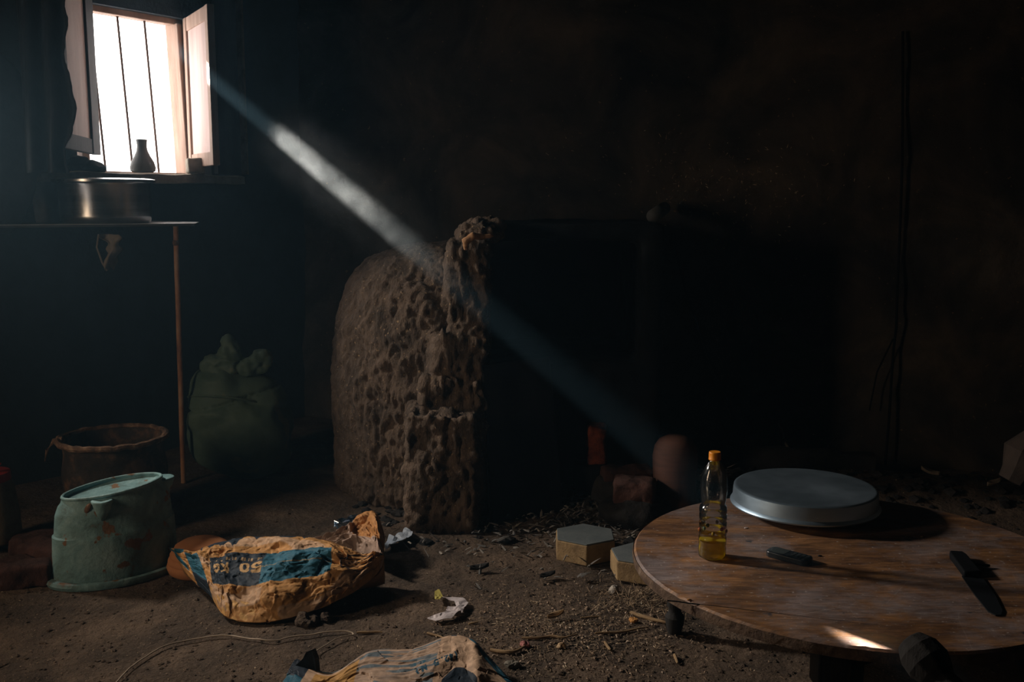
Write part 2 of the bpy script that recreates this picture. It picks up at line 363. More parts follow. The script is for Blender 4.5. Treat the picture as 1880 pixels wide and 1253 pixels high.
def film_mat():
    m = bpy.data.materials.new('crumpled_clear_film'); m.use_nodes = True; t = m.node_tree; t.nodes.clear(); L = t.links.new
    out = t.nodes.new('ShaderNodeOutputMaterial'); tr = nd(t, 'ShaderNodeBsdfTransparent'); tr.inputs[0].default_value = (.6, .7, .8, 1)
    gl = nd(t, 'ShaderNodeBsdfGlossy'); gl.inputs['Roughness'].default_value = .15; gl.inputs[0].default_value = (.7, .85, 1, 1)
    mx = nd(t, 'ShaderNodeMixShader'); mx.inputs[0].default_value = .45; L(tr.outputs[0], mx.inputs[1]); L(gl.outputs[0], mx.inputs[2]); L(mx.outputs[0], out.inputs[0]); return m
m_film = film_mat()

# ------------------------------------------------------------------ room shell
def grid(nx, ny, fn):
    vs = [fn(i/nx, j/ny) for j in range(ny+1) for i in range(nx+1)]
    fs = [(j*(nx+1)+i, j*(nx+1)+i+1, (j+1)*(nx+1)+i+1, (j+1)*(nx+1)+i) for j in range(ny) for i in range(nx)]
    return vs, fs
def floor_z(x, y):
    p = (x, y, 0)
    z = .010*fbm(p, 2.2, 3)+.004*fbm(p, 14, 3, 5.1)
    dx, dy = x-.35, y-4.05                                   # the ash heap in front of the hearth
    z += .10*math.exp(-(dx*dx/.22+dy*dy/.12))
    dx, dy = x-1.35, y-3.75
    z += .10*math.exp(-(dx*dx/.5+dy*dy/.06))
    dx, dy = x-.28, y-2.45
    z += .008*math.exp(-(dx*dx/.05+dy*dy/.03))
    return z
def floor_fn(u, v):
    x = -3+6.2*u; y = -1.2+8.0*v
    return (x, y, floor_z(x, y))
vs, fs = grid(420, 520, floor_fn)
floor = struct(link('floor', mesh(vs, fs), m_soil)); floor['label'] = 'trodden brown earth floor with straw flecks'
# left wall with the window hole (inner face along WD through WO), 0.34 thick
TH = .16
def wall_piece(mb, s0, s1, z0, z1, n0=-TH, n1=0.0, seg=1):
    vs = [WP(s, n, z) for s in (s0, s1) for n in (n0, n1) for z in (z0, z1)]
    mb.add(vs, [(0,1,3,2),(4,6,7,5),(0,4,5,1),(2,3,7,6),(0,2,6,4),(1,5,7,3)])
wl = MB()
S0, S1 = -2.6, .86
wall_piece(wl, S0, S1, -.1, SILL-.03)
wall_piece(wl, S0, S1, HEAD+.02, 2.9)
wall_piece(wl, S0, -WIN_W-.05, SILL-.03, HEAD+.02)
wall_piece(wl, .235, S1, SILL-.03, HEAD+.02)
o = struct(wl.build('wall_left', m_wallw, smooth=False)); o['label'] = 'dim blue washed plaster wall around the barred window'
# rest of the shell
cornerL = WP(S1, 0, 0)
near = WP(S0, 0, 0)
def wall_box(name, a, b, th, mat, z1=2.9, z0=-.1):
    a = Vector(a); b = Vector(b); d = (b-a).normalized(); n = Vector((d.y, -d.x, 0))
    mb = MB(); mb.add([a+Vector((0,0,z0)), b+Vector((0,0,z0)), b-n*th+Vector((0,0,z0)), a-n*th+Vector((0,0,z0)),
                      a+Vector((0,0,z1)), b+Vector((0,0,z1)), b-n*th+Vector((0,0,z1)), a-n*th+Vector((0,0,z1))],
                     [(3,2,1,0),(4,5,6,7),(0,1,5,4),(1,2,6,5),(2,3,7,6),(3,0,4,7)])
    return struct(mb.build(name, mat, smooth=False))
cornerR = Vector((2.45, 4.0, 0))
# back wall as an uneven mud surface
bl, br = Vector((cornerL.x-.1, cornerL.y-.02, 0)), cornerR+Vector((.1, -.03, 0))
bdv = (br-bl); bn = Vector((bdv.y, -bdv.x, 0)).normalized()
def back_fn(u, v):
    p = bl+bdv*u+Vector((0, 0, -.1+3.0*v))
    q = .045*fbm(p, 1.1, 3, 3.3)+.012*fbm(p, 6, 3)+.012*max(0, noise.noise(p*9))
    return p+bn*q
vs, fs = grid(300, 220, back_fn)
wb = MB(); wb.add(vs, fs)
n0 = len(wb.v); nx, ny = 300, 220
ring = [i for i in range(nx+1)]+[j*(nx+1)+nx for j in range(1, ny+1)]+[ny*(nx+1)+i for i in range(nx-1, -1, -1)]+[j*(nx+1) for j in range(ny-1, 0, -1)]
for i in ring: wb.v.append(wb.v[i]-bn*.3)
wb.f += [(ring[i], n0+i, n0+(i+1) % len(ring), ring[(i+1) % len(ring)]) for i in range(len(ring))]
wb.f.append(tuple(n0+i for i in range(len(ring))))
o = struct(wb.build('wall_back', m_wall, auto=False)); o['label'] = 'sooty dark mud plaster wall with straw flecks'
o = wall_box('wall_right', (2.5, 4.1, 0), (2.5, -1.1, 0), .2, m_wall)
o = wall_box('wall_front', (2.6, -1.05, 0), (near.x-.2, -1.05, 0), .2, m_wall)
o = wall_box('wall_side', (near.x-.12, -1.1, 0), (near.x-.12, near.y+.1, 0), .2, m_wall)
RP = [(2.5, 4.02), (2.5, -1.05), (near.x-.12, -1.05), (near.x-.12, near.y), (near.x, near.y), (cornerL.x, cornerL.y)]
cb = MB(); cc_ = Vector((0, 2, 0)); cb.prism([tuple((Vector((x, y, 0))-cc_).xy*1.03+cc_.xy) for x, y in RP], 2.88, 3.08); struct(cb.build('ceiling', m_soot, smooth=False))

# ---- window 1: frame, bars, shutters
win = bpy.data.objects.new('window_1', None); COL.objects.link(win); win.location = WP(-WIN_W/2, -.15, SILL); struct(win)
win['label'] = 'small barred window blazing with daylight'
def wbox(mb, s0, s1, n0, n1, z0, z1, lean=0):
    vs = [WP(s+lean*(z-SILL), n, z) for s in (s0, s1) for n in (n0, n1) for z in (z0, z1)]
    mb.add(vs, [(0,1,3,2),(4,6,7,5),(0,4,5,1),(2,3,7,6),(0,2,6,4),(1,5,7,3)])
fr = MB(); f = .035
LN = -.035
wbox(fr, -WIN_W, -WIN_W+f, -.10, -.04, SILL, HEAD)
wbox(fr, .115, .150, -.11, -.02, SILL, HEAD, LN)
wbox(fr, .150, .175, -.11, -.005, SILL, HEAD, LN)
wbox(fr, .175, .225, -.12, -.04, SILL, HEAD, LN*.6)
wbox(fr, -WIN_W, .20, -.10, -.04, HEAD-.005, HEAD+.03)
wbox(fr, -WIN_W, .20, -.10, -.04, SILL-.01, SILL+.012)
fr.build('frame', m_woodpale, win, smooth=False, bevel=.004)
for k, s in enumerate((-.275, -.14, -.005)):
    b = MB(); b.tube([WP(s, -.07, SILL-.02), WP(s-.04, -.07, HEAD)], .0055, 8); b.build('bar', m_bar, win)
# sill ledge
sl_ = MB()
def sill_fn(u, v): 
    s = -.75+1.03*u; n = -.16+.34*v
    return WP(s, n, SILL+.006*noise.noise(Vector((s*9, n*9, 0)))-.004*(v > .98))
vs, fs = grid(60, 30, sill_fn)
sl_.add(vs, fs); base = len(sl_.v); nx, ny = 60, 30
ring = [i for i in range(nx+1)]+[j*(nx+1)+nx for j in range(1, ny+1)]+[ny*(nx+1)+i for i in range(nx-1, -1, -1)]+[j*(nx+1) for j in range(ny-1, 0, -1)]
for i in ring: sl_.v.append(sl_.v[i]-Vector((0, 0, .035+.006*noise.noise(sl_.v[i]*14))))
sl_.f += [(ring[i], base+i, base+(i+1) % len(ring), ring[(i+1) % len(ring)]) for i in range(len(ring))]
sl_.f.append(tuple(base+i for i in range(len(ring))))
o = sl_.build('sill', m_concrete, win)
def shutter(name, hinge_s, hinge_n, width, z0, z1, direction, panel=True, mats=None, broken=False, tilt=0, st=.045):
    e = thing(name, WP(hinge_s, hinge_n, z0), '', 'shutter')
    d = direction.normalized(); t = Vector((d.y, -d.x, 0))
    def P(a, b, z): return WP(hinge_s, hinge_n, 0)+d*a+t*b+Vector((0, 0, z+tilt*a))
    def bx(mb, a0, a1, b0, b1, z0_, z1_):
        mb.add([P(a, b, z) for a in (a0, a1) for b in (b0, b1) for z in (z0_, z1_)], [(0,1,3,2),(4,6,7,5),(0,4,5,1),(2,3,7,6),(0,2,6,4),(1,5,7,3)])
    m1, m2 = mats
    for a0, a1 in ((0, st), (width-st, width)):
        mb = MB(); bx(mb, a0, a1, -.015, .015, z0, z1); mb.build('stile', m1, e, smooth=False, bevel=.003)
    for a, b in ((z0, z0+.06), (z1-.06, z1)):
        mb = MB(); bx(mb, st, width-st, -.012, .012, a, b); mb.build('rail', m1, e, smooth=False, bevel=.003)
    mb = MB(); bx(mb, st, width-st, -.005, .005, z0+.06, z1-.06); mb.build('panel', m2, e, smooth=False)
    return e
ds = WN*1.0+WD*-.435
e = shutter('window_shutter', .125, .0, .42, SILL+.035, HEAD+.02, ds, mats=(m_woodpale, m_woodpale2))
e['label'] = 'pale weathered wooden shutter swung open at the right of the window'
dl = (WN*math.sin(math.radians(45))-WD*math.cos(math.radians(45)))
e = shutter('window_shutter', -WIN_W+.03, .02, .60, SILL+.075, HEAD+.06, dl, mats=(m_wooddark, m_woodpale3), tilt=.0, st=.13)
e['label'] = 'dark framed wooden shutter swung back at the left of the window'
# dark folding board to the right of the pale shutter
mb = MB(); P0 = WP(.26, .10, 0)
for (a0, a1, mt) in ():
    pass
brd = thing('casing_board', WP(.30, .05, SILL+.02), 'dark upright board with a brown lit edge right of the pale shutter', 'board')
mb = MB(); wbox(mb, .24, .38, .012, .04, SILL+.01, HEAD+.2); mb.build('plank', m_wooddark, brd, smooth=False)
mb = MB(); wbox(mb, .38, .395, .012, .075, SILL+.01, HEAD+.2); mb.build('edge_strip', m_bar, brd, smooth=False)

# sooty torn cloth hanging in front of the left shutter
hc = D(84, 150, 3.60)
def hcl(u, v):
    e = .035*fbm((0, v*3.2, 1), 1.6, 4)-.03*(v-.5)**2
    x = hc.x-.085+.17*u+(e if u > .5 else 0)*(u-.5)*2
    return Vector((x, hc.y+.018*math.sin(u*15+v*2)+.03*(u-.5), 2.25-1.0*v))
vs, fs = grid(40, 80, hcl); o = link('hanging_cloth', mesh(vs, fs), m_cloth); md = o.modifiers.new('s', 'SOLIDIFY'); md.thickness = .004
tag(o, 'sooty dark cloth with a torn wavy edge hanging beside the left shutter', 'cloth')
# ------------------------------------------------------------------ things on the sill
def on_sill(px, n):                                       # point of the sill under photo column px
    r = ray(px, 320); 
    # solve WO + WD*s + WN*n on the ray's vertical plane
    a = WO+WN*n; k = r.x/r.y
    s = (a.x-k*a.y)/(k*WD.y-WD.x)
    return WP(s, n, SILL+.006)
p = on_sill(263, .07)
bt = MB(); bt.lathe([(.040, 0), (.052, .006), (.054, .022), (.048, .045), (.034, .070), (.0225, .095), (.0205, .118), (.023, .136), (.023, .142), (.018, .142), (.017, .12), (.03, .07), (.045, .03), (.0, .02)], 32, p)
tag(bt.build('clay_vase', m_greyclay), 'grey clay vase with a narrow neck on the window sill', 'vase')
p = on_sill(359, .16)
bx = MB(); bx.box(p+Vector((0, 0, .033)), (.036, .034, .033), rot('Z', .5)); me = voxel(bx.mesh(), .006); smooth_mesh(me, 2); displace(me, lambda c, n: .004*fbm(c, 30, 3))
o = link('stone_block', me, m_concrete); tag(o, 'small rough grey block on the right end of the window sill', 'block')
p = on_sill(165, .12)
rg = MB(); rg.ico(p+Vector((0, 0, .012)), (.07, .05, .025), 4); rg.ico(p+Vector((-.04, -.02, .03)), (.04, .035, .03), 4)
me = voxel(rg.mesh(), .006); displace(me, lambda c, n: .014*fbm(c, 18, 4)); smooth_mesh(me, 1)
o = link('crumpled_rag', me, m_cloth); tag(o, 'crumpled dark rag on the left end of the window sill', 'rag')

# ------------------------------------------------------------------ shelf and the pots on it
SZ = 1.063
A = D(-60, 412, 3.62); B = D(357, 412, 3.93)
shelf = thing('plank_shelf', (B.x, B.y, 0), 'dark slab shelf under the window carried by a thin rusty post', 'shelf')
m_paletop = M('lit_shelf_top', [(.3, (.45, .45, .45)), (.7, (.65, .65, .64))], scale=8, bump=.05, rough=.4)
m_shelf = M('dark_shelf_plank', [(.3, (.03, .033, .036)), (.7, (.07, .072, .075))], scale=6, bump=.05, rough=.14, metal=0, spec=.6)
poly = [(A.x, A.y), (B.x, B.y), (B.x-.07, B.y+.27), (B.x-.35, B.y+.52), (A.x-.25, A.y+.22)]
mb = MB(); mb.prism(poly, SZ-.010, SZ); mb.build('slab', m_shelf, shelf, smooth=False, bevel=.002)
mb = MB(); mb.prism([(p[0]*.998, p[1]+.002) for p in poly], SZ-.0005, SZ+.0008); mb.build('lit_top_sheet', m_paletop, shelf, smooth=False)  # added pale sheet: window light on the shelf top put into colour
pt, pb = D(323, 425, 3.99), G(337, 887)
mb = MB(); pts = [pb.lerp(Vector((pt.x, pt.y, SZ-.010)), i/12)+Vector((.0006*math.sin(i*1.7), 0, 0)) for i in range(13)]
mb.tube(pts, .0105, 12); mb.build('post', m_post, shelf)
mb = MB(); mb.ico(pts[11]+Vector((0, 0, .02)), (.014, .014, .018), 2); mb.build('weld_knob', m_rustrim, shelf)
# wide pot
c = D(196, 412, 4.02); c.z = SZ
mb = MB(); r = .172
mb.lathe([(0, .0), (r-.012, 0), (r-.002, .010), (r, .03), (r, .15), (r+.004, .158), (r+.022, .162), (r+.022, .171), (r+.004, .176), (r-.004, .170), (r-.006, .02), (0, .01)], 96, c)
pot = mb.build('cooking_pot', m_steel); tag(pot, 'wide shallow aluminium pot with a flared rim on the wall shelf', 'pot')
c = D(97, 412, 4.12) ; c.z = SZ; c.x += .0
mb = MB(); mb.lathe([(0, 0), (.066, 0), (.070, .01), (.086, .215), (.092, .22), (.092, .226), (.084, .226), (.066, .01), (0, .01)], 64, c)
tag(mb.build('metal_tumbler', m_dullsteel), 'tall dull metal pail behind the wide pot at the left end of the shelf', 'pail')
# hanging scrap under the shelf
c = D(196, 440, 3.84)
def scrap(u, v):
    w = .045*(1-.75*v)*(1+.25*math.sin(v*17)); x = (u-.5)*2*w+.01*math.sin(v*5)
    return c+Vector((x+.012, .03*math.sin(u*5+v*3), .02-.125*v-.012*abs(math.sin(u*9))*v))
vs, fs = grid(24, 28, scrap)
o = link('dry_leaf', mesh(vs, fs), m_dryleaf); md = o.modifiers.new('s', 'SOLIDIFY'); md.thickness = .002
mbs = MB(); mbs.tube([c+Vector((-.03, 0, .02)), c+Vector((-.04, .0, -.03)), c+Vector((-.022, 0, -.09)), c+Vector((-.005, 0, -.12))], .0035, 6)
s2 = mbs.build('stem', m_dryleaf, None); s2.parent = o
tag(o, 'torn dry leaf hanging below the edge of the shelf', 'leaf')
# sack-like cloth hanging at the far left edge
def drape(u, v):
    x = -2.06+.27*u+.05*v*(1-u); y = 3.72+.02*math.sin(u*11+v)+.035*math.sin(u*5)
    return Vector((x, y+.02, 1.80-.62*v))
c0 = D(14, 200, 3.72)
mb = MB(); mb.ico((c0.x-.06, c0.y+.02, 1.36), (.16, .05, .33), 4)
me = mb.mesh(); displace(me, lambda c, n: .018*fbm((c.x*3, c.y*3, c.z*.7), 4, 3))
o = link('hanging_bag', me, m_cloth); tag(o, 'dark cloth bag hanging on the wall at the left edge above the shelf', 'bag')
mbs = MB(); mbs.tube([Vector((c0.x-.06, c0.y+.02, 1.66)), Vector((c0.x-.09, c0.y+.04, 2.9))], .006, 6); s3 = mbs.build('cord', m_cloth); s3.parent = o

# ------------------------------------------------------------------ bins on the left
c = G(212, 985); c = Vector((c.x-.03, 3.42, 0))
cR = .178; HZ = .325
drum = thing('rusty_drum', c, 'open rusty tin drum with a ragged rim behind the pale blue tub', 'drum')
def dent(p, a, j): return p*(1+.02*math.sin(3*a+1)+.012*math.sin(7*a+j*.3)) if j < 99 else p
mb = MB()
prof = [(0, .004), (cR*.96, 0)]+[(cR*(.96+.03*math.sin(k*.9)), HZ*k/14) for k in range(1, 15)]+[(cR*.93, HZ), (cR*.9, HZ*.8), (cR*.9, .02), (0, .02)]
def fn(p, a, j):
    q = Vector((p.x*(1+.015*math.sin(3*a)), p.y*(1+.015*math.sin(3*a)), p.z)); 
    if p.z > HZ*.98: q.z += .004*noise.noise(Vector((a*5, 0, 3)))
    return q
mb.lathe(prof, 96, c, fn=fn); mb.build('body', m_rust, drum)
path = [c+Vector(((cR*1.0)*math.cos(a)*(1+.02*noise.noise(Vector((a*4, 1, 0)))), cR*math.sin(a), HZ+.002+.005*noise.noise(Vector((a*5, 0, 3))))) for a in [2*PI*i/90 for i in range(91)]]
mb = MB(); mb.tube(path, [.010+.006*abs(noise.noise(Vector((i*.37, 0, 9)))) for i in range(91)], 8); mb.build('rim', m_rustrim, drum)
mb = MB(); q0 = c+Vector((-cR*.97, -.05, HZ))
mb.tube([q0+Vector((.02, 0, .005)), q0+Vector((-.012, 0, 0)), q0+Vector((-.035, -.005, -.03)), q0+Vector((-.045, -.005, -.07))], [.012, .010, .006, .002], 8); mb.build('torn_strip', m_rustrim, drum)

# pale blue oval tub, upside down, base up and tilted
c = G(216, 1051)
tub = thing('oval_tub', c, 'upturned pale blue enamel tub with rust spots and a lipped oval rim', 'tub')
ax = rot('Z', .62)
rx, ry = .176, .108
def tubfn(p, a, j):
    x, y, z = p
    # base slopes up towards the far end
    k = z/.30
    z2 = z*(.945+.06*x/.2)
    dn = .012*fbm((math.cos(a)*2, math.sin(a)*2, z*8), 1.2, 3)*k
    sq = 1+.05*math.cos(2*a)
    return ax @ Vector((x*sq*(1+dn), y*(1+dn), z2))
mb = MB()
prof = [(1.0, .012), (1.0, .05), (.995, .10), (.985, .15), (.985, .165), (.955, .17), (.94, .20), (.92, .235), (.87, .262), (.82, .275), (.80, .288), (.795, .292), (.77, .293), (.765, .284), (.70, .280), (.4, .278), (.0, .278)]
prof = [(r*rx, z) for r, z in prof]
mb.lathe(prof, 120, c, ell=(1, ry/rx), fn=tubfn); mb.build('body', m_tub, tub)
mb = MB()
prof = [(rx*.99, .016), (rx*1.09, .020), (rx*1.15, .017), (rx*1.175, .008), (rx*1.15, -.002), (rx*1.06, 0), (rx*.98, .004)]
mb.lathe(prof+[prof[0]], 120, c, ell=(1, ry/rx*1.08), fn=lambda p, a, j: ax @ Vector((p.x, p.y, p.z+.002)))
mb.f = [q for q in mb.f if len(q) == 4]
mb.build('rim', m_tub, tub)
mb = MB()
lp = [c+tubfn(Vector((rx*.79*math.cos(a), ry*.79*math.sin(a), .293)), a, 0) for a in [2*PI*i/60 for i in range(61)]]
mb.tube(lp, .005, 8); mb.build('base_ring', m_tub, tub)
for s, an in ((1, -1.95), (1, 0.02)):
    pp = c+tubfn(Vector((rx*.83*math.cos(an), ry*.83*math.sin(an), .262)), an, 0); out = (ax @ Vector((math.cos(an)*ry, math.sin(an)*rx, 0))).normalized()
    mb = MB(); mb.lathe([(0, -.045), (.008, -.042), (.020, -.015), (.029, .012), (.031, .020), (.027, .022), (0, .018)], 24, pp+out*.004-Vector((0, 0, .0))); me = mb.mesh(); displace(me, lambda q, n: .003*fbm(q, 30, 2))
    link('handle_lug', me, m_tub, tub)
pp = c+tubfn(Vector((rx*.84*math.cos(-2.2), ry*.84*math.sin(-2.2), .262)), -2.2, 0)
mb = MB(); mb.ico(pp+Vector((-.004, -.004, .0)), (.009, .006, .020), 2, rot('Y', .5)); mb.build('rust_hole', m_rustrim, tub)

# tin at the left edge with a red lid scrap
c = G(4, 1010); c = Vector((c.x-.04, c.y, 0)); c.z = .03
tin = thing('paint_tin', c, 'grimy brown plastic jar with a red collar at the left edge', 'jar')
mb = MB(); mb.lathe([(0, 0), (.085, 0), (.10, .01), (.098, .09), (.085, .19), (.077, .21)], 48, c); mb.build('body', M('grimy_brown', [(.3, (.10, .065, .04)), (.6, (.20, .15, .10)), (.8, (.24, .10, .06))], scale=10, bump=.4, bscale=40, rough=.7), tin)
mb = MB(); mb.lathe([(.076, .205), (.079, .21), (.077, .235), (.07, .237), (.0, .237)], 48, c); mb.build('collar', m_redplastic, tin)
mb = MB(); mb.ico(c+Vector((.045, -.02, .262)), (.026, .012, .007), 2, rot('Y', -.35)); mb.build('lid_tab', m_redplastic, tin)
bricks = [((45, 1075), (.075, .045, .035), .4, 'dim red brick on the floor between the left jar and the blue tub'),
          ((92, 1040), (.08, .05, .04), -.3, 'dim red brick leaning by the far left side of the blue tub'),
          ((20, 1062), (.07, .045, .028), .9, 'broken brick on the floor under the brown jar at the left edge'),
          ((66, 1012), (.07, .05, .03), .2, 'low dark brick behind the others between jar and tub')]
for (px, h, a, lab) in bricks:
    q = G(*px); mb = MB(); mb.box(q+Vector((0, 0, h[2])), h, rot('Z', a)); me = voxel(mb.mesh(), .009); smooth_mesh(me, 2); displace(me, lambda c_, n: .006*fbm(c_, 22, 3))
    o = link('brick', me, m_brick); tag(o, lab, 'brick', 'loose bricks by the tub')

# green sack
c = Vector((G(432, 880).x+.008, 4.13, 0))
sack = thing('sack', c, 'bulging dark green tarpaulin sack with a knotted top in the corner', 'sack')
mb = MB()
mb.ico(c+Vector((.01, 0, .17)), (.215, .19, .19), 4)
mb.ico(c+Vector((-.06, -.02, .28)), (.15, .15, .15), 4)
mb.ico(c+Vector((-.06, -.01, .38)), (.125, .12, .085), 4)
mb.ico(c+Vector((.04, .0, .36)), (.15, .11, .07), 4, rot('Y', .35))
me = voxel(mb.mesh(), .010); smooth_mesh(me, 5)
def sackfn(p, n):
    d = p-c
    return .020*(1-abs(fbm((d.x*1.0+d.z*.5, d.y, d.z*.9), 4.2, 2)*2.4))+.005*fbm(p, 12, 2)-(.012 if abs(d.z-.335-.05*math.sin(d.x*6)) < .007 else 0)
displace(me, sackfn)
for v in me.vertices: v.co.z = max(v.co.z, .004)
link('body', me, m_sack, sack)
mb = MB(); t0 = c+Vector((-.03, -.05, .44))
mb.ico(t0+Vector((-.03, 0, .03)), (.075, .05, .045), 4); mb.ico(t0+Vector((0, .0, .075)), (.045, .035, .06), 4, rot('Y', .25))
mb.ico(t0+Vector((.09, .02, .03)), (.075, .04, .035), 4, rot('Y', -.2)); mb.ico(t0+Vector((.13, .02, .06)), (.035, .03, .03), 4)
mb.ico(t0+Vector((.0, 0, .12)), (.018, .016, .04), 3)
me = voxel(mb.mesh(), .007); smooth_mesh(me, 3)
displace(me, lambda p, n: .016*(1-abs(fbm(p, 12, 3)*2.4))+.004*fbm(p, 40, 2)-.022*math.exp(-((p-(t0+Vector((-.035, -.05, .035)))).length/.018)**2))
link('knotted_top', me, m_sack, sack)
mb = MB(); path = []
for i in range(28):
    a = PI+.15+(PI*.95)*i/27
    path.append(c+Vector((-.04+.17*math.cos(a), -.005+.165*math.sin(a), .335+.055*math.sin(i/27*PI)-.05*i/27)))
mb.tube(path, .004, 6); mb.build('fold_seam', m_sack, sack)

# ------------------------------------------------------------------ mud oven
ov = thing('mud_oven', (-.2, 4.0, 0), 'big rough mud oven of cracked straw daub with a dark mouth', 'oven')
mb = MB()
mb.lathe([(0, 0), (.49, 0), (.50, .2), (.505, .45), (.485, .66), (.44, .82), (.35, .92), (.22, .97), (0, .985)], 64, (-.235, 4.06, 0), fn=lambda p, a, j: Vector((min(p.x, .11), p.y, p.z)))
def pb_(px0, px1, py_top, y0, y1, z0=0.0, ytop=None):
    a = D(px0, py_top, y0); b = D(px1, py_top, y0); z1 = a.z
    mb.box(((a.x+b.x)/2, (y0+y1)/2, (z0+z1)/2), ((b.x-a.x)/2, (y1-y0)/2, (z1-z0)/2))
pb_(822, 893, 445, 3.50, 3.9)
pb_(840, 886, 420, 3.52, 3.95, .3)
pb_(795, 885, 620, 3.49, 3.9)
pb_(775, 878, 700, 3.47, 3.8)
pb_(748, 872, 765, 3.36, 3.7)
pb_(742, 868, 860, 3.35, 3.7)
q = D(880, 425, 3.6); mb.ico(q, (.085, .10, .045), 3); q = D(905, 418, 3.7); mb.ico(q, (.05, .1, .03), 3)
me = voxel(mb.mesh(), .0078); smooth_mesh(me, 5)
def mudfn(p, n):
    a = fbm((p.x, p.y, p.z*.55), 9, 4, 2.0); b = noise.noise(Vector((p.x*26, p.y*26, p.z*13)))
    cpt = noise.noise(Vector((p.x*60, p.y*60, p.z*40)))
    w = .55+.75*max(0, min(1, (3.85-p.y)/.3))
    rdg = 1-abs(noise.noise(Vector((p.x*17+2*a, p.y*17, p.z*7+a)))*2.2)
    q2 = Vector((p.x*38+p.z*6, p.y*38, p.z*17)); fine = abs(noise.noise(q2))*2.6-.5
    return w*(.014*a+.007*b+.007*cpt+.006*rdg+.008*fine)-.010*max(0, noise.noise(Vector((p.x*5, p.y*5, p.z*11+4))))
displace(me, mudfn)
daub_me = me; link('daub_body', me, m_mud, ov)
rdf = random.Random(12); flk = MB(); ps = [p for p in me.polygons if p.normal.y < -.1 and p.center.y < 4.0]
for _ in range(420):
    p = rdf.choice(ps); c_ = Vector(p.center); n_ = Vector(p.normal)
    if c_.x < -.45 and rdf.random() < .6: continue
    t1 = n_.orthogonal().normalized(); t2 = n_.cross(t1); a_ = rdf.uniform(0, 2*PI); d_ = t1*math.cos(a_)+t2*math.sin(a_)+n_*rdf.uniform(0, .45)
    l_ = rdf.uniform(.004, .016)
    flk.tube([c_-n_*.001, c_+d_*l_+n_*.0015], [.0009, .0005], 4)
fo = link('straw_flecks', flk.mesh(), m_straw, ov, smooth=False); fo['kind'] = 'stuff'
# sooty hearth walls and roof
mb = MB()
x0, x1 = -.13, .56
zt = D(1000, 412, 3.75).z
mb.box(((x0+x1)/2, 4.15, zt-.03), ((x1-x0)/2, .42, .03))
mb.box((x1-.03, 4.15, zt/2), (.04, .42, zt/2))
mb.box(((x0+x1)/2, 4.55, zt/2), ((x1-x0)/2, .03, zt/2))
mb.box(((x0+x1)/2, 4.1, .27), ((x1-x0)/2, .36, .27))
me = voxel(mb.mesh(), .016); smooth_mesh(me, 2); displace(me, lambda p, n: .012*fbm(p, 7, 3))
link('hearth', me, m_soot, ov)
# iron sheet leaning over the fire hole
a = D(884, 672, 3.5); b = D(1010, 655, 3.62); c_ = G(905, 968); d_ = G(1035, 950)
sheet = thing('iron_sheet', (c_.x, c_.y, 0), 'black iron sheet leaning against the oven mouth', 'sheet')
c_.y = 3.44; d_.y = 3.55; c_.z = d_.z = .0
def sh(u, v):
    p = (c_.lerp(d_, u)).lerp(a.lerp(b, u), v); return p+Vector((0, .004*math.sin(u*9+v*4), 0))
vs, fs = grid(30, 40, sh)
o = link('panel', mesh(vs, fs), m_black_metal, sheet); md = o.modifiers.new('s', 'SOLIDIFY'); md.thickness = .003
mb = MB(); mb.tube([c_+Vector((-.006, -.004, 0)), (c_.lerp(a, .45))+Vector((-.008, -.004, 0))], .0045, 6); mb.build('bent_edge', m_wooddark, sheet)
# tan rag on the oven
q = D(862, 442, 3.50); mb = MB(); mb.tube([q+Vector((-.010, -.035, -.028)), q+Vector((-.012, -.05, .0)), q+Vector((.015, -.05, .018)), q+Vector((.05, -.035, .014)), q+Vector((.085, -.03, .018))], [.010, .017, .014, .010, .004], 12)
me = voxel(mb.mesh(), .004); displace(me, lambda p, n: .004*fbm(p, 40, 3)); o = link('twisted_rag', me, m_tan); tag(o, 'short tan twist of rag stuck on top of the mud oven', 'rag')

# pipe stub on the back of the hearth
q = D(1199, 397, 4.15)
mb = MB(); mb.tube([q, q+Vector((.10, .36, .03))], .028, 20); me = mb.mesh()
o = link('pipe_stub', me, m_greyclay); tag(o, 'round end of a pipe stub above the oven mouth', 'pipe')

# clay jar by the hearth
c = Vector((D(1236, 945, 3.1).x, 3.1, 0)); jb = G(1236, 948).z
c = G(1237, 950)
mb = MB(); R = .084
s_ = (c-Vector((0, 0, CH))).length/F if False else 1
mb.lathe([(0, 0), (R*.93, 0), (R*1.08, .015), (R*1.10, .05), (R*.97, .09), (R*.93, .13), (R*.96, .19), (R*.98, .23), (R*.9, .268), (R*.72, .292), (R*.4, .306), (0, .309)], 64, c)
tag(mb.build('clay_jar', m_redclay), 'tall upturned dark red clay jar behind the table edge', 'jar')

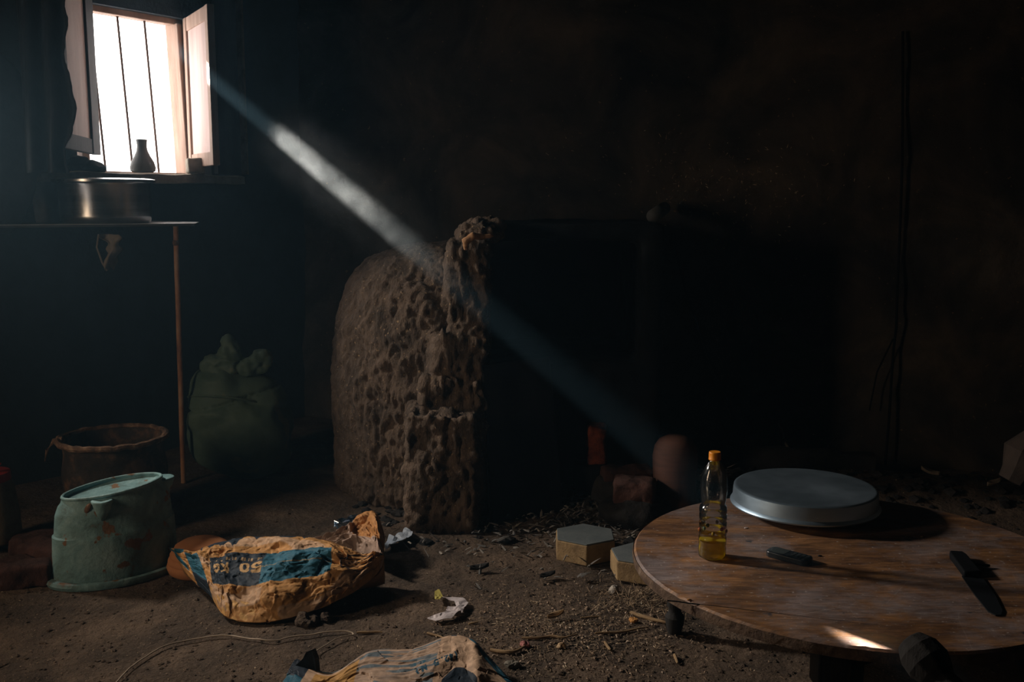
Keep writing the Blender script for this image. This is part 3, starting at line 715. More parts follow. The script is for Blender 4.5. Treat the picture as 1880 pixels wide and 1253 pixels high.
# bricks and embers in front of the hearth
q = D(1094, 815, 3.72); mb = MB(); mb.box(q, (.036, .06, .075), rot('Y', .06)); me = voxel(mb.mesh(), .008); smooth_mesh(me, 3); displace(me, lambda p, n: .010*fbm(p, 14, 3))
o = link('fired_brick', me, m_ember); tag(o, 'orange red brick standing upright in the dark hearth', 'brick')
mb = MB(); mb.box((q.x+.02, q.y+.02, (q.z-.07)/2), (.10, .10, (q.z-.07)/2)); me = voxel(mb.mesh(), .012); smooth_mesh(me, 2); displace(me, lambda p, n: .012*fbm(p, 14, 3))
o = link('hearth_stone', me, m_soot); tag(o, 'black sooty hearth stone beneath the orange red brick', 'stone')
for (px, py, y, h, az, lab) in ((1150, 868, 3.62, (.095, .05, .022), .1, 'flat dull red brick on the rubble beside the clay jar'),
                                (1165, 905, 3.45, (.075, .06, .05), -.2, 'dark rounded brick lump left of the clay jar')):
    q = D(px, py, y); q.z = max(q.z, h[2]); mb = MB(); mb.box(q, h, rot('Z', az)); me = voxel(mb.mesh(), .009); smooth_mesh(me, 3); displace(me, lambda p, n: .008*fbm(p, 20, 3))
    o = link('brick', me, m_brick); tag(o, lab, 'brick')
    if q.z > h[2]+.03:
        mb = MB(); mb.ico((q.x, q.y, q.z*.4), (.13, .10, q.z*.58), 4); me = mb.mesh(); displace(me, lambda p, n: .02*fbm(p, 12, 3))
        o = link('ash_heap', me, m_char); tag(o, 'black heap of ash and charcoal under the dull red brick', 'heap', kind='stuff')

# ------------------------------------------------------------------ hexagonal pavers
def hexa(px, py, R, h, a, lab):
    q = G(px, py, h); q.z = 0
    e = thing('hexagonal_paver', q, lab, 'paver', 'hexagonal concrete pavers')
    mb = MB(); mb.prism([(q.x+R*math.cos(a+k*PI/3), q.y+R*math.sin(a+k*PI/3)) for k in range(6)], 0.0, h-.004)
    mb.build('body', m_paverside, e, smooth=False, bevel=.003)
    mb = MB(); mb.prism([(q.x+(R-.003)*math.cos(a+k*PI/3), q.y+(R-.003)*math.sin(a+k*PI/3)) for k in range(6)], h-.004, h+.001)
    mb.build('top_face', m_pavertop, e, smooth=False, bevel=.002)
hexa(1074, 981, .108, .07, .50, 'hexagonal concrete paver lying apart in front of the hearth rubble')
hexa(1181, 1016, .108, .065, .62, 'hexagonal concrete paver half hidden behind the round table edge')

# ------------------------------------------------------------------ cement bag with print
def seg_d(p, a, b):
    ax_, ay = a; bx_, by = b; dx, dy = bx_-ax_, by-ay; l = dx*dx+dy*dy
    t = 0 if l == 0 else max(0, min(1, ((p[0]-ax_)*dx+(p[1]-ay)*dy)/l))
    return math.hypot(p[0]-ax_-t*dx, p[1]-ay-t*dy)
def arc(cx, cy, rx, ry, a0, a1, n=10):
    return [(cx+rx*math.cos(a0+(a1-a0)*i/n), cy+ry*math.sin(a0+(a1-a0)*i/n)) for i in range(n+1)]
GL = {  # strokes in a 0..0.6 x 0..1 cell
 '0': [arc(.3, .5, .26, .46, 0, 2*PI, 18)],
 '5': [[(.52, .96), (.12, .96), (.08, .56)], arc(.27, .33, .27, .30, 2.3, -2.5, 14)],
 'K': [[(.08, 0), (.08, 1)], [(.55, 1), (.1, .45)], [(.22, .55), (.58, 0)]],
 'G': [arc(.32, .5, .27, .46, .8, 2*PI-.75, 16), [(.54, .2), (.54, .45), (.34, .45)]],
 '(': [arc(.45, .5, .3, .6, PI-.9, PI+.9, 8)], ')': [arc(.1, .5, .3, .6, -.9, .9, 8)],
 '4': [[(.45, 0), (.45, 1), (.05, .3), (.6, .3)]],
 '2': [arc(.3, .7, .25, .27, PI*.95, -.5, 10)+[(.05, .03), (.58, .03)]],
 '.': [[(.2, .03), (.26, .03)]], 'N': [[(.06, 0), (.06, 1), (.54, 0), (.54, 1)]], ' ': [],
 'C': [arc(.32, .5, .27, .46, .8, 2*PI-.75, 16)], 'E': [[(.5, .98), (.08, .98), (.08, .02), (.5, .02)], [(.08, .5), (.45, .5)]],
}
class Text:                                  # text in uv space: origin, direction, height; test if a uv point is inked
    def __init__(s, txt, org, ang, h, asp, w=.10, adv=.78):
        s.t = txt; s.o = org; s.c = math.cos(ang); s.s = math.sin(ang); s.h = h; s.asp = asp; s.w = w; s.adv = adv
    def hit(s, u, v):
        x = (u-s.o[0])*s.asp; y = v-s.o[1]
        X = (x*s.c+y*s.s)/s.h; Y = (-x*s.s+y*s.c)/s.h
        if Y < -.25 or Y > 1.25 or X < -.2: return False
        k = int(X/s.adv) if X >= 0 else 0
        for kk in (k-1, k):
            if 0 <= kk < len(s.t):
                xx = X-kk*s.adv
                for st in GL[s.t[kk]]:
                    for i in range(len(st)-1):
                        if seg_d((xx, Y), st[i], st[i+1]) < s.w: return True
        return False
def crumple(u, v, sc, seed):
    """paper creases: flat facets, each tilted its own way, meeting in sharp folds"""
    p = Vector((u*sc, v*sc, seed)); p = p+Vector((noise.noise(p*1.3), noise.noise(p*1.3+Vector((7, 3, 1))), 0))*.35
    d, pts = noise.voronoi(p)
    h = 0.0
    for k in (0, 1, 2):
        c = pts[k]; g = noise.cell_vector(Vector((c.x*31.7, c.y*31.7, seed*3+k*0)))
        f = (g.x-.5)*(p.x-c.x)*2.2+(g.y-.5)*(p.y-c.y)*2.2+(g.z-.5)*.5
        h = f if k == 0 else max(h, f-.9*(d[k]-d[0]))
    return .35+.6*h+.25*(1-abs(noise.noise(p*.8))*3)
def catmull(pts, t):
    n = len(pts)-1; x = max(0, min(n-1e-6, t*n)); i = int(x); f_ = x-i
    P = [pts[max(0, min(n, i+k))] for k in (-1, 0, 1, 2)]
    return 0.5*((2*P[1])+(-P[0]+P[2])*f_+(2*P[0]-5*P[1]+4*P[2]-P[3])*f_*f_+(-P[0]+3*P[1]-3*P[2]+P[3])*f_**3)
KR = (.50, .255, .085); KR2 = (.52, .33, .20); BL = (.018, .12, .19); DB = (.010, .022, .040)
# lower edge (on the floor) and upper edge (raised, farther back), left to right
low = [G(314, 1016, .05), G(345, 1058, .045), G(386, 1096, .035), G(404, 1124, .02), G(424, 1138, .012), G(470, 1145, .012), G(530, 1136, .018), G(590, 1118, .028), G(640, 1094, .045), G(680, 1066, .065), G(700, 1044, .08), G(706, 1026, .095)]
upp = [G(309, 1006, .07), G(336, 1016, .085), G(362, 1012, .095), G(398, 998, .11), G(450, 988, .12), G(500, 986, .125), G(552, 987, .13), G(600, 993, .13), G(635, 1008, .12), G(668, 1018, .11), G(690, 1021, .105), G(705, 1022, .10)]
def S_bag(u, v):
    a = catmull(low, u); b = catmull(upp, u)
    p = a.lerp(b, v)
    bul = math.sin(PI*v)*math.sin(PI*min(1, u*1.02))**.5
    p = p+Vector((0, -.018, .028))*bul
    cal = 1-.6*math.exp(-((u-.79)/.07)**2-((v-.5)/.3)**2)
    n = Vector((0, -.6, .8))
    e = min(1, v*6, (1-v)*6, u*10, (1-u)*10)
    d = .034*crumple(u*2.6, v*1.2, 2.2, 1.0)+.016*crumple(u*2.6, v*1.2, 5.5, 4.0)+.006*crumple(u*2.6, v*1.2, 14, 2.0)+.014*fbm((u*3, v*1.6, 0), 1.5, 3, 7)
    d -= .012*math.exp(-((v-.62-.25*math.sin(u*5))/.05)**2)
    return p+n*(d*cal*(.35+.65*e)-.008)
asp = .46/.16
t50 = Text('50 KG', (.449, .565), PI+.10, .118, asp*.85, .125, .80)
def paint_bag(u, v):
    # band printed at the left end
    if u < .085+.05*math.sin(v*9)*.5 and v > .15 and not (u < .05 and v > .55 and math.sin(u*160+v*9) > .2): return BL
    lb = .15+.02*math.sin(v*11)
    if .10 < u-.03*(1-v) < .175 and v < .78: return BL if v > .22 else DB
    if .20 < u < .36 and v > .80+.13*abs(math.sin(u*75)+.5*noise.noise(Vector((u*40, 0, 0)))) : return DB
    if .36 < u < .62 and v > .91+.10*abs(math.sin(u*38+2*noise.noise(Vector((u*20, 0, 0))))): return DB
    # dark and blue rectangles, slanted across the sheet
    ld = .23+.26*(u-.20)/.55; hd = ld+.40
    if .245 < u < .455 and .25 < v-(u-.25)*.25 < .66:
        if t50.hit(u, v): return (.55, .34, .15)
        if .565 < v-(u-.25)*.25 < .60 and math.sin(u*400)*math.sin(u*171) > .15: return (.45, .3, .16)
        return DB
    if .455 <= u < .67 and .26 < v-(u-.25)*.22 < .66:
        if .445 < v-(u-.25)*.22 < .455: return (.30, .22, .12)
        return BL
    # round stamp
    dx, dy = (u-.79)*asp*.85, (v-.52)*.72; r = math.hypot(dx, dy); INK = (.05, .028, .025)
    if abs(r-.16) < .013 and abs(dy) > .06: return INK
    if abs(abs(dy)-.06) < .010 and abs(dx) < .2: return INK
    if abs(abs(dx)-.2) < .010 and abs(dy) < .06: return INK
    if abs(dy) < .035 and abs(dx) < .13 and math.sin(dx*90)*math.sin(dy*120+dx*40) > .35: return INK
    if u > .94 and v > .35 and v < .8: return BL
    if v < .16 and .2 < u < .45 and math.sin(u*95)*math.sin(v*50+u*30) > .25: return (.62, .36, .13)
    if abs(v-.13) < .008 and .6 < u < .9: return (.25, .13, .05)
    return KR2 if (noise.noise(Vector((u*6, v*4, 2))) > .22) else KR
def sheet_mesh(nx, ny, S, paint, backz=None):
    vs, fs = grid(nx, ny, S)
    me = mesh(vs, fs)
    ca = me.color_attributes.new('print', 'FLOAT_COLOR', 'POINT')
    col = np.ones((len(vs), 4), dtype=np.float32)
    k = 0
    for j in range(ny+1):
        for i in range(nx+1):
            col[k, :3] = paint(i/nx, j/ny); k += 1
    ca.data.foreach_set('color', col.ravel())
    return me
bag = thing('cement_bag', G(500, 1100), 'crumpled orange brown 50 KG paper cement bag with blue and black print', 'bag')
me = sheet_mesh(420, 190, S_bag, paint_bag); o = link('printed_face', me, m_print, bag); md = o.modifiers.new('s', 'SOLIDIFY'); md.thickness = .0015; md.offset = -1
def S_back(u, v):
    a = catmull(low, u); b = catmull(upp, u)
    p = b.lerp(a, v); q = math.sin(PI*v)
    z = max(.014, p.z*(1-q)+.014*q-.01*q)
    return Vector((p.x, p.y+.10*q*math.sin(PI*u), z))
vs, fs = grid(60, 24, S_back); me = mesh(vs, fs); displace(me, lambda p, n: .006*fbm(p, 18, 3))
m_kraft = M('plain_kraft_paper', [(.3, (.24, .12, .05)), (.7, (.42, .22, .09))], scale=9, bump=.4, bscale=30, bdist=.01, rough=.75)
link('back_face', me, m_kraft, bag)
# clay bowl behind its left end
q = G(352, 1058); mb = MB(); mb.lathe([(0, 0), (.086, 0), (.100, .010), (.105, .026), (.103, .034), (.099, .038), (.101, .044), (.098, .052), (.093, .056), (.094, .064), (.088, .074), (.080, .080), (.079, .087), (.060, .098), (0, .104)], 64, q+Vector((.02, .04, 0)))
tag(mb.build('clay_bowl', m_clay), 'upturned orange clay bowl under the left end of the cement bag', 'bowl')

# brown crumpled paper behind the bag's right end
lowc = [G(560, 1004, .03), G(610, 1012, .02), G(660, 1022, .02), G(690, 1032, .04), G(704, 1030, .06)]
uppc = [G(575, 992, .05), G(630, 985, .06), G(655, 952, .10), G(690, 945, .115), G(708, 990, .06)]
def S_c(u, v):
    p = catmull(lowc, u).lerp(catmull(uppc, u), v); e = min(1, v*5, (1-v)*5, u*6, (1-u)*6)
    return p+Vector((0, -.6, .8))*((.05*crumple(u*1.6, v, 3.0, 9)+.02*crumple(u*1.6, v, 8, 3))*(.3+.7*e))
def P_c(u, v): return (.42, .30, .24) if (u < .45 or v < .35) else (.45, .21, .07)
me = sheet_mesh(110, 90, S_c, P_c)
o = link('crumpled_paper', me, m_print); md = o.modifiers.new('s', 'SOLIDIFY'); md.thickness = .0015
tag(o, 'balled brown paper behind the right end of the cement bag', 'paper')
def flat_scrap(name, pts, mat, label, cat, z=.012, amp=.006, sub=5, seed=1.0, th=.0012, cr=25):
    """thin torn piece lying on the ground: outline pixels, gently creased"""
    P = [G(x, y, z) for x, y in pts]
    bm = bmesh.new(); vv = [bm.verts.new(p) for p in P]; bm.faces.new(vv)
    bmesh.ops.triangulate(bm, faces=bm.faces)
    bmesh.ops.subdivide_edges(bm, edges=bm.edges, cuts=sub, use_grid_fill=True)
    for v in bm.verts:
        v.co.z = floor_z(v.co.x, v.co.y)+.004+amp*(.6+2.2*crumple(v.co.x, v.co.y, cr, seed))
    me = bpy.data.meshes.new(name); bm.to_mesh(me); bm.free()
    o = link(name, me, mat, smooth=False); md = o.modifiers.new('s', 'SOLIDIFY'); md.thickness = th
    return tag(o, label, cat)
flat_scrap('clear_wrapper', [(614, 968), (630, 958), (655, 957), (662, 963), (655, 975), (640, 983), (622, 984), (613, 977)], m_film, 'shiny crumpled clear plastic wrapper left of the balled paper', 'wrapper', amp=.016, sub=4, cr=34)
flat_scrap('paper_scrap', [(706, 1001), (716, 988), (735, 985), (744, 976), (761, 986), (744, 997), (722, 1004), (708, 1008)], m_bluepaper, 'bluish white paper scrap right of the balled paper', 'paper', amp=.009)
flat_scrap('paper_strip', [(784, 1137), (800, 1133), (815, 1132), (830, 1124), (818, 1122), (822, 1116), (838, 1116), (834, 1106), (812, 1101), (830, 1099), (850, 1100), (860, 1107), (853, 1117), (846, 1130), (828, 1140), (800, 1143)], m_paper, 'twisted pinkish white paper strip on the open floor', 'paper', amp=.006, sub=3)
flat_scrap('yellow_scrap', [(798, 1090), (806, 1087), (814, 1096), (808, 1106), (798, 1103)], m_yellow, 'small yellow scrap at the tip of the pinkish paper strip', 'scrap', amp=.006, sub=3)

# ------------------------------------------------------------------ torn sack at the lower edge
l2 = [G(500, 1330, .02), G(600, 1345, .02), G(700, 1350, .03), G(800, 1350, .03), G(880, 1345, .02), G(980, 1330, .01)]
u2 = [G(545, 1212, .035), G(610, 1238, .04), G(680, 1198, .05), G(760, 1193, .06), G(815, 1172, .075), G(852, 1171, .075), G(890, 1200, .05), G(938, 1256, .015)]
def S_s(u, v):
    p = catmull(l2, u).lerp(catmull(u2, u), v); e = min(1, (1-v)*8)
    rib = .005*noise.noise(Vector((u*5, v*30, 2)))*math.exp(-((u-.38)/.14)**2)
    ridge = .02*math.exp(-((u-.80)/.05)**2)*(v)
    return p+Vector((0, -.3, .95))*((.014*crumple(u*2.2, v*1.3, 2.6, 21)+.004*crumple(u*2.2, v*1.3, 8, 5)+rib+ridge)*(.4+.6*e)+.02*math.sin(PI*v))
SK = (.55, .37, .25)
t425 = Text('(42.5 N)', (.672, .735), PI+.34, .078, 2.15, .135, .76)
tce = Text('CE', (.50, .70), PI+.2, .045, 1.1, .14, .9)
def P_s(u, v):
    if u > .745+(1-v)*.42 and u > .7: return BL
    if u < .075: return DB if v > .62 else BL
    if v > .985 and .62 < u < .66: return (.03, .05, .08)
    if t425.hit(u, v): return (.01, .07, .12)
    if tce.hit(u, v): return (.03, .12, .18)
    if .60 < u < .80 and v < .57-14*(u-.70)**2: return DB
    if .10 < u < .26 and v < .84: return (.50, .27, .08)
    w = noise.noise(Vector((u*5, v*26, 1)))+.5*noise.noise(Vector((u*14, v*60, 4)))
    if .22 < u < .56:
        if w > .22: return (.13, .17, .20)
        return (.36, .26, .20) if w > -.1 else (.46, .32, .23)
    if .075 <= u < .22 and v > .93: return (.06, .12, .16)
    return SK
sk = thing('torn_paper_sack', G(740, 1252), 'flattened torn paper sack with a bright blue edge at the bottom of the view', 'sack')
me = sheet_mesh(440, 400, S_s, P_s); o = link('printed_face', me, m_print, sk); md = o.modifiers.new('s', 'SOLIDIFY'); md.thickness = .0015; md.offset = -1
# upright folded flap, dark outside
fl = [G(540, 1262, .0), G(540, 1225, .05), G(556, 1210, .075), G(562, 1198, .095), G(572, 1194, .10), G(578, 1210, .08), G(582, 1250, .02)]
mb = MB(); f0 = fl; f1 = [p+Vector((.006, .018, -.004)) for p in fl]; n = len(fl)
mb.add(f0+f1, [tuple(range(n)), tuple(range(n, 2*n))[::-1]]+[(i, (i+1) % n, n+(i+1) % n, n+i) for i in range(n)])
o = mb.build('folded_flap', M('dark_blue_paper', [(.3, (.006, .012, .02)), (.6, (.012, .02, .03)), (.75, (.02, .09, .13))], scale=9, bump=.3, rough=.6), sk, smooth=False)

# ------------------------------------------------------------------ wires and sticks
def ground_path(pts, z=.006, n=8):
    P = [G(x, y, 0) for x, y in pts]; out = []
    N = (len(P)-1)*n
    for i in range(N+1):
        p = catmull(P, i/N); out.append(Vector((p.x, p.y, floor_z(p.x, p.y)+z)))
    return out
mb = MB(); mb.tube(ground_path([(212, 1262), (250, 1222), (300, 1193), (350, 1178), (415, 1172), (450, 1178), (495, 1184), (550, 1174), (620, 1165), (645, 1166), (649, 1170)], .008), .0019, 8)
tag(mb.build('pale_wire', m_wire), 'long pale bent wire curving across the bare floor', 'wire')
mb = MB(); mb.tube(ground_path([(647, 1171), (620, 1178), (600, 1190), (585, 1200), (575, 1210)], .010), .0014, 8)
tag(mb.build('pale_wire', m_wire), 'short pale wire curving down to the torn sack flap', 'wire')
sticks = [([(655, 1164), (680, 1163), (702, 1164)], .004, 'short straight stick beside the end of the long wire'),
          ([(784, 1167), (800, 1172), (815, 1179)], .0035, 'short orange stick touching the torn sack'),
          ([(1157, 1131), (1180, 1140), (1212, 1150), (1228, 1154)], .0055, 'split pale stick pointing to the table leg'),
          ([(1092, 1175), (1130, 1172), (1165, 1166), (1190, 1161)], .0035, 'long thin stick on the littered floor left of the table leg'),
          ([(958, 1180), (985, 1181), (1010, 1178), (1035, 1181), (1058, 1176)], .004, 'long frayed straw stalk amid the floor litter'),
          ([(1066, 1141), (1085, 1139), (1103, 1137)], .0025, 'thin straight straw stalk above the frayed stalk'),
          ([(1110, 1190), (1118, 1203), (1121, 1206)], .004, 'stubby chip of stick below the long thin stick'),
          ([(1238, 1210), (1244, 1224)], .0045, 'stubby wood chip on the soil beneath the table edge'),
          ([(900, 1200), (940, 1206), (965, 1196)], .005, 'dark twig beside the blue edge of the torn sack'),
          ([(860, 1152), (878, 1149)], .003, 'tiny pale splinter below the pinkish paper strip')]
for i, (pts, r, lab) in enumerate(sticks):
    pth = ground_path(pts, r*1.3, 6); N = len(pth)
    mb = MB(); mb.tube(pth, [r*(.55+.45*math.sin(PI*min(1, .15+k/N)))*(1+.2*noise.noise(Vector((k*.9, i, 0)))) for k in range(N)], 7)
    tag(mb.build('stick', m_stick), lab, 'stick', 'sticks on the floor')
def lump(name, px, py, r, mat, label, cat, amp=.3, z=0, flat=.6):
    q = G(px, py); mb = MB(); mb.ico((q.x, q.y, floor_z(q.x, q.y)+r*flat*.7+z), (r, r*.85, r*flat), 3); me = mb.mesh(); displace(me, lambda p, n: r*amp*fbm(p, .9/r, 3, px*.01))
    o = link(name, me, mat, smooth=False); return tag(o, label, cat)
lump('white_stone', 1126, 1086, .017, m_stone, 'small white angular stone near the second paver', 'stone', .5, flat=.8)
lump('pink_scrap', 964, 1194, .011, m_pink, 'small pink lump in the floor litter', 'scrap', .5, flat=.9)
lump('dry_peel', 1163, 1148, .012, m_peel, 'orange dried peel by the split stick', 'peel', .6)
lump('dry_peel', 1031, 1198, .013, M('tan_peel', [(.3, (.4, .28, .17)), (.7, (.5, .36, .22))], scale=10, bump=.2), 'tan dried peel below the frayed stalk', 'peel', .6)
lump('stone', 940, 1228, .016, m_concrete, 'grey stone to the right of the torn sack edge', 'stone', .5)
lump('clod', 565, 1147, .03, m_soil, 'soft clod of earth below the cement bag', 'clod', .6)
lump('clod', 598, 1140, .022, m_soil, 'smaller clod of earth right of the other under the cement bag', 'clod', .6)
for k, (px, py, r, mt, lb) in enumerate([(1092, 925, .012, m_bluepaper, 'pale scrap left of the rubble by the hearth'), (1122, 925, .014, m_peel, 'yellowish peel on the rubble left of the jar'), (1137, 940, .017, m_dryleaf, 'dry leaf on the rubble left of the jar'), (1174, 932, .014, m_peel, 'orange peel at the foot of the clay jar'), (1085, 905, .012, m_stone, 'pale pebble on top of the rubble by the hearth'),
                                      (1120, 898, .010, m_bluepaper, 'bluish scrap high on the rubble by the hearth')]):
    lump('scrap', px, py, r, mt, lb, 'scrap', .6, z=.01)
def leaf(px, py, L, a, lab, z=.012, mt=None, y=None):
    q = G(px, py) if y is None else D(px, py, y)
    q = Vector((q.x, q.y, (floor_z(q.x, q.y)+z) if y is None else q.z)); d = Vector((math.cos(a), math.sin(a), .15)); w = Vector((-math.sin(a), math.cos(a), .1))
    def f_(u, v):
        t = u-.5; return q+d*(t*L)+w*((v-.5)*L*.45*math.cos(t*PI))+Vector((0, 0, .10*L*math.cos(v*7)*.5+L*.25*t*t*4*.4+abs(v-.5)*L*.25))
    vs, fs = grid(14, 8, f_); o = link('dry_leaf', mesh(vs, fs), mt or m_dryleaf); md = o.modifiers.new('s', 'SOLIDIFY'); md.thickness = .0008
    return tag(o, lab, 'leaf')
leaf(1020, 1144, .05, .4, 'curled brown dry leaf in the middle of the floor litter', mt=m_stick)
leaf(1505, 1240, .05, 1.4, 'yellowish dry leaf upright under the table front')
leaf(880, 1050, .06, .1, 'dark dry leaf on the bare floor left of the pavers', mt=m_char)
leaf(1005, 1063, .05, .3, 'small dark leaf on the floor below the first paver', mt=m_char)

# ------------------------------------------------------------------ round table
TC = Vector((.842, 2.385, 0)); TR = .535; TZ = .272; TT = .030
table = thing('low_round_table', TC, 'low round worn wooden table carrying bottle, lid, phone and knife', 'table')
mb = MB()
def topfn(p, a, j):
    k = 1+.004*math.sin(a*3)+.0022*noise.noise(Vector((math.cos(a)*14, math.sin(a)*14, 0)))
    if j in (2, 3, 4) and abs(((a-math.radians(235)+PI) % (2*PI))-PI) < .55: k -= .010*max(0, noise.noise(Vector((a*26, j, 0)))+.2)
    return Vector((p.x*k, p.y*k, p.z))
mb.lathe([(TR-.008, TZ-TT), (TR-.002, TZ-TT+.004), (TR, TZ-.014), (TR-.001, TZ-.006), (TR-.007, TZ)], 260, TC, fn=topfn)
o = mb.build('tabletop', m_table, table)
mb = MB(); mb.lathe([(TR-.012, TZ-TT-.001), (TR+.0005, TZ-TT+.003), (TR+.002, TZ-.015), (TR+.0005, TZ-.004), (TR-.010, TZ-.012)], 260, TC, fn=topfn)
mb.f = [q for q in mb.f if len(q) == 4]
mb.build('chipped_edge', m_tableedge, table)
# long gap between boards
g0, g1 = G(1225, 1103, TZ), G(1640, 1152, TZ)
mb = MB(); mb.tube([g0.lerp(g1, k/20)+Vector((0, .003*noise.noise(Vector((k*.6, 0, 0))), -.0004)) for k in range(21)], [.0016*(1-k/28) for k in range(21)], 6); mb.build('board_gap', m_soot, table)
for k in range(4):
    a = math.radians(163)+k*PI/2; q = TC+Vector((math.cos(a)*.42, math.sin(a)*.42, 0))
    if k == 0: q = Vector((G(1238, 1168).x, G(1238, 1168).y, 0))
    mb = MB(); mb.lathe([(.010, 0), (.018, .012), (.024, .035), (.026, .055), (.018, .066), (.016, .075), (.021, .085), (.022, .14), (.022, TZ-TT)], 24, q); mb.build('leg', m_wooddark, table)
for k in range(4):
    a = math.radians(163)+k*PI/2; b_ = a+PI/2
    p0 = TC+Vector((math.cos(a)*.40, math.sin(a)*.40, TZ-TT-.035)); p1 = TC+Vector((math.cos(b_)*.40, math.sin(b_)*.40, TZ-TT-.035)); d = (p1-p0)
    mb = MB(); mb.box((p0+p1)/2, (d.length/2, .012, .035), rot('Z', math.atan2(d.y, d.x))); mb.build('apron', m_wooddark, table, smooth=False)
# dark front bracket
q = G(1480, 1240, .1)
mb = MB(); mb.box((TC.x-.18, TC.y-.43, TZ-TT-.045), (.035, .03, .044)); mb.build('bracket', m_wooddark, table, smooth=False, bevel=.004)
# bottle
BB = G(1307, 1024, TZ); k_ = BB.y
bot = thing('oil_bottle', BB, 'clear ribbed plastic bottle with orange cap and a little yellow oil on the table', 'bottle')
HB = .268
prof = [(.0, .003), (.026, .001), (.0325, .005), (.0338, .012), (.0338, .028), (.0325, .033), (.0338, .038), (.0338, .055), (.032, .058), (.0338, .062), (.0338, .073), (.0320, .0765), (.0338, .080), (.0338, .093), (.0320, .0965), (.0338, .100), (.0338, .112), (.0322, .115), (.0338, .118), (.0338, .127), (.0325, .133), (.0285, .137), (.0285, .141), (.0305, .150), (.0328, .165), (.0335, .180), (.0325, .198), (.0292, .215), (.0235, .231), (.0165, .243), (.0125, .248), (.0122, .252)]
def bfn(p, a, j):
    z = p.z; s = 1
    if .140 < z < .235: s = 1+.035*max(0, math.sin(4*a+z*95))*max(0, math.sin(-4*a+z*95+1)) - .012*abs(math.sin(4*a+z*95))
    if .118 < z < .135: s = 1+.015*math.sin(a*9)
    return Vector((p.x*s, p.y*s, p.z))
pr = []
for (r0, z0), (r1, z1) in zip(prof, prof[1:]):
    n_ = 3 if z1 > .137 else 1
    for q_ in range(n_): pr.append((r0+(r1-r0)*q_/n_, z0+(z1-z0)*q_/n_))
pr.append(prof[-1])
mb = MB(); mb.lathe(pr, 72, BB, fn=bfn); mb.f = [q for q in mb.f if len(q) == 4]; mb.build('shell', m_clear, bot, auto=False)
mb = MB(); mb.lathe([(0, .0035), (.025, .003), (.0312, .007), (.0325, .013), (.0325, .028), (.0312, .033), (.0325, .038), (.0325, .046), (0, .046)], 48, BB); mb.build('oil', m_oil, bot)
mb = MB(); mb.lathe([(.0344, .060), (.0346, .064), (.0344, .070), (.0344, .0705)], 48, BB); mb.f = [q for q in mb.f if len(q) == 4]
for i in range(9):
    a = i*2*PI/9+.35; r = .0340; q = BB+Vector((r*math.cos(a), r*math.sin(a), .072+.006*(i % 2)))
mb = MB()
for i in range(9):
    a = i*2*PI/9+.35; q = BB+Vector((.0325*math.cos(a), .0325*math.sin(a), .072+.010*(i % 2)))
    mb.ico(q, (.0045, .0045, .006), 1)
mb.build('printed_fruit', m_labelink, bot)
mb = MB(); mb.lathe([(0, .270), (.0132, .270), (.0142, .269), (.0145, .266), (.0145, .254), (.0150, .2535), (.0150, .2505), (.0140, .2495), (.0, .2495)], 64, BB, fn=lambda p, a, j: Vector((p.x*(1+.012*(math.sin(a*32) > 0)), p.y*(1+.012*(math.sin(a*32) > 0)), p.z)) if j in (3, 4) else p)
mb.build('cap', m_cap, bot)
# lid / pan upside down over a plain black base
LC = G(1478, 893, TZ+.078); LC.z = TZ; LR = .197
mb = MB(); mb.lathe([(0, 0), (.085, 0), (.10, .006), (.125, .024), (.13, .030), (0, .030)], 48, LC)
tag(mb.build('dark_base', m_soot), 'dark shallow round base beneath the aluminium pan lid', 'bowl')
mb = MB(); z = LC+Vector((0, 0, .026))
mb.lathe([(0, .052), (LR*.5, .0525), (LR-.010, .052), (LR-.004, .0515), (LR, .048), (LR+.001, .040), (LR+.003, .012), (LR+.007, .008), (LR+.0095, .004), (LR+.008, .0), (LR+.004, .002), (LR-.002, .012), (LR-.003, .044), (LR-.010, .0485), (0, .0485)], 160, z)
tag(mb.build('pan_lid', m_lid), 'round shallow aluminium pan turned upside down on the table', 'pan')
# phone
a = G(1405, 1012, TZ+.012); b = G(1493, 1032, TZ+.012)
d = (b-a); d.z = 0; ang = math.atan2(d.y, d.x)-.10; L_ = .112; Wd = .046; pc_ = G(1449, 1022, TZ+.008); pc_.z = TZ
ph = thing('mobile_phone', pc_, 'small black keypad phone lying on the table right of the bottle', 'phone')
R_ = rot('Z', ang)
def rrect(hx, hy, r, n=8):
    out = []
    for cx, cy_, a0 in ((hx-r, hy-r, 0), (-hx+r, hy-r, PI/2), (-hx+r, -hy+r, PI), (hx-r, -hy+r, 1.5*PI)):
        for i in range(n+1):
            t = a0+PI/2*i/n; out.append((cx+r*math.cos(t), cy_+r*math.sin(t)))
    return out
def slab(mb, hx, hy, r, z0, z1, off=(0, 0)):
    o_ = rrect(hx, hy, r); n = len(o_)
    vs = [pc_+R_ @ Vector((x+off[0], y+off[1], z0)) for x, y in o_]+[pc_+R_ @ Vector((x+off[0], y+off[1], z1)) for x, y in o_]
    mb.add(vs, [tuple(range(n))[::-1], tuple(range(n, 2*n))]+[(i, (i+1) % n, n+(i+1) % n, n+i) for i in range(n)])
mb = MB(); slab(mb, L_/2, Wd/2, .014, .0, .016); mb.build('case', m_phone, ph, bevel=.003)
mb = MB(); slab(mb, .018, .0165, .002, .0155, .0166, (-.024, 0)); mb.build('display', m_screen, ph)
for r_ in range(4):
    for c__ in range(3):
        mb = MB(); slab(mb, .0045, .0055, .002, .0155, .0168, (.011+r_*.0115, (c__-1)*.0135)); mb.build('key', m_key, ph)
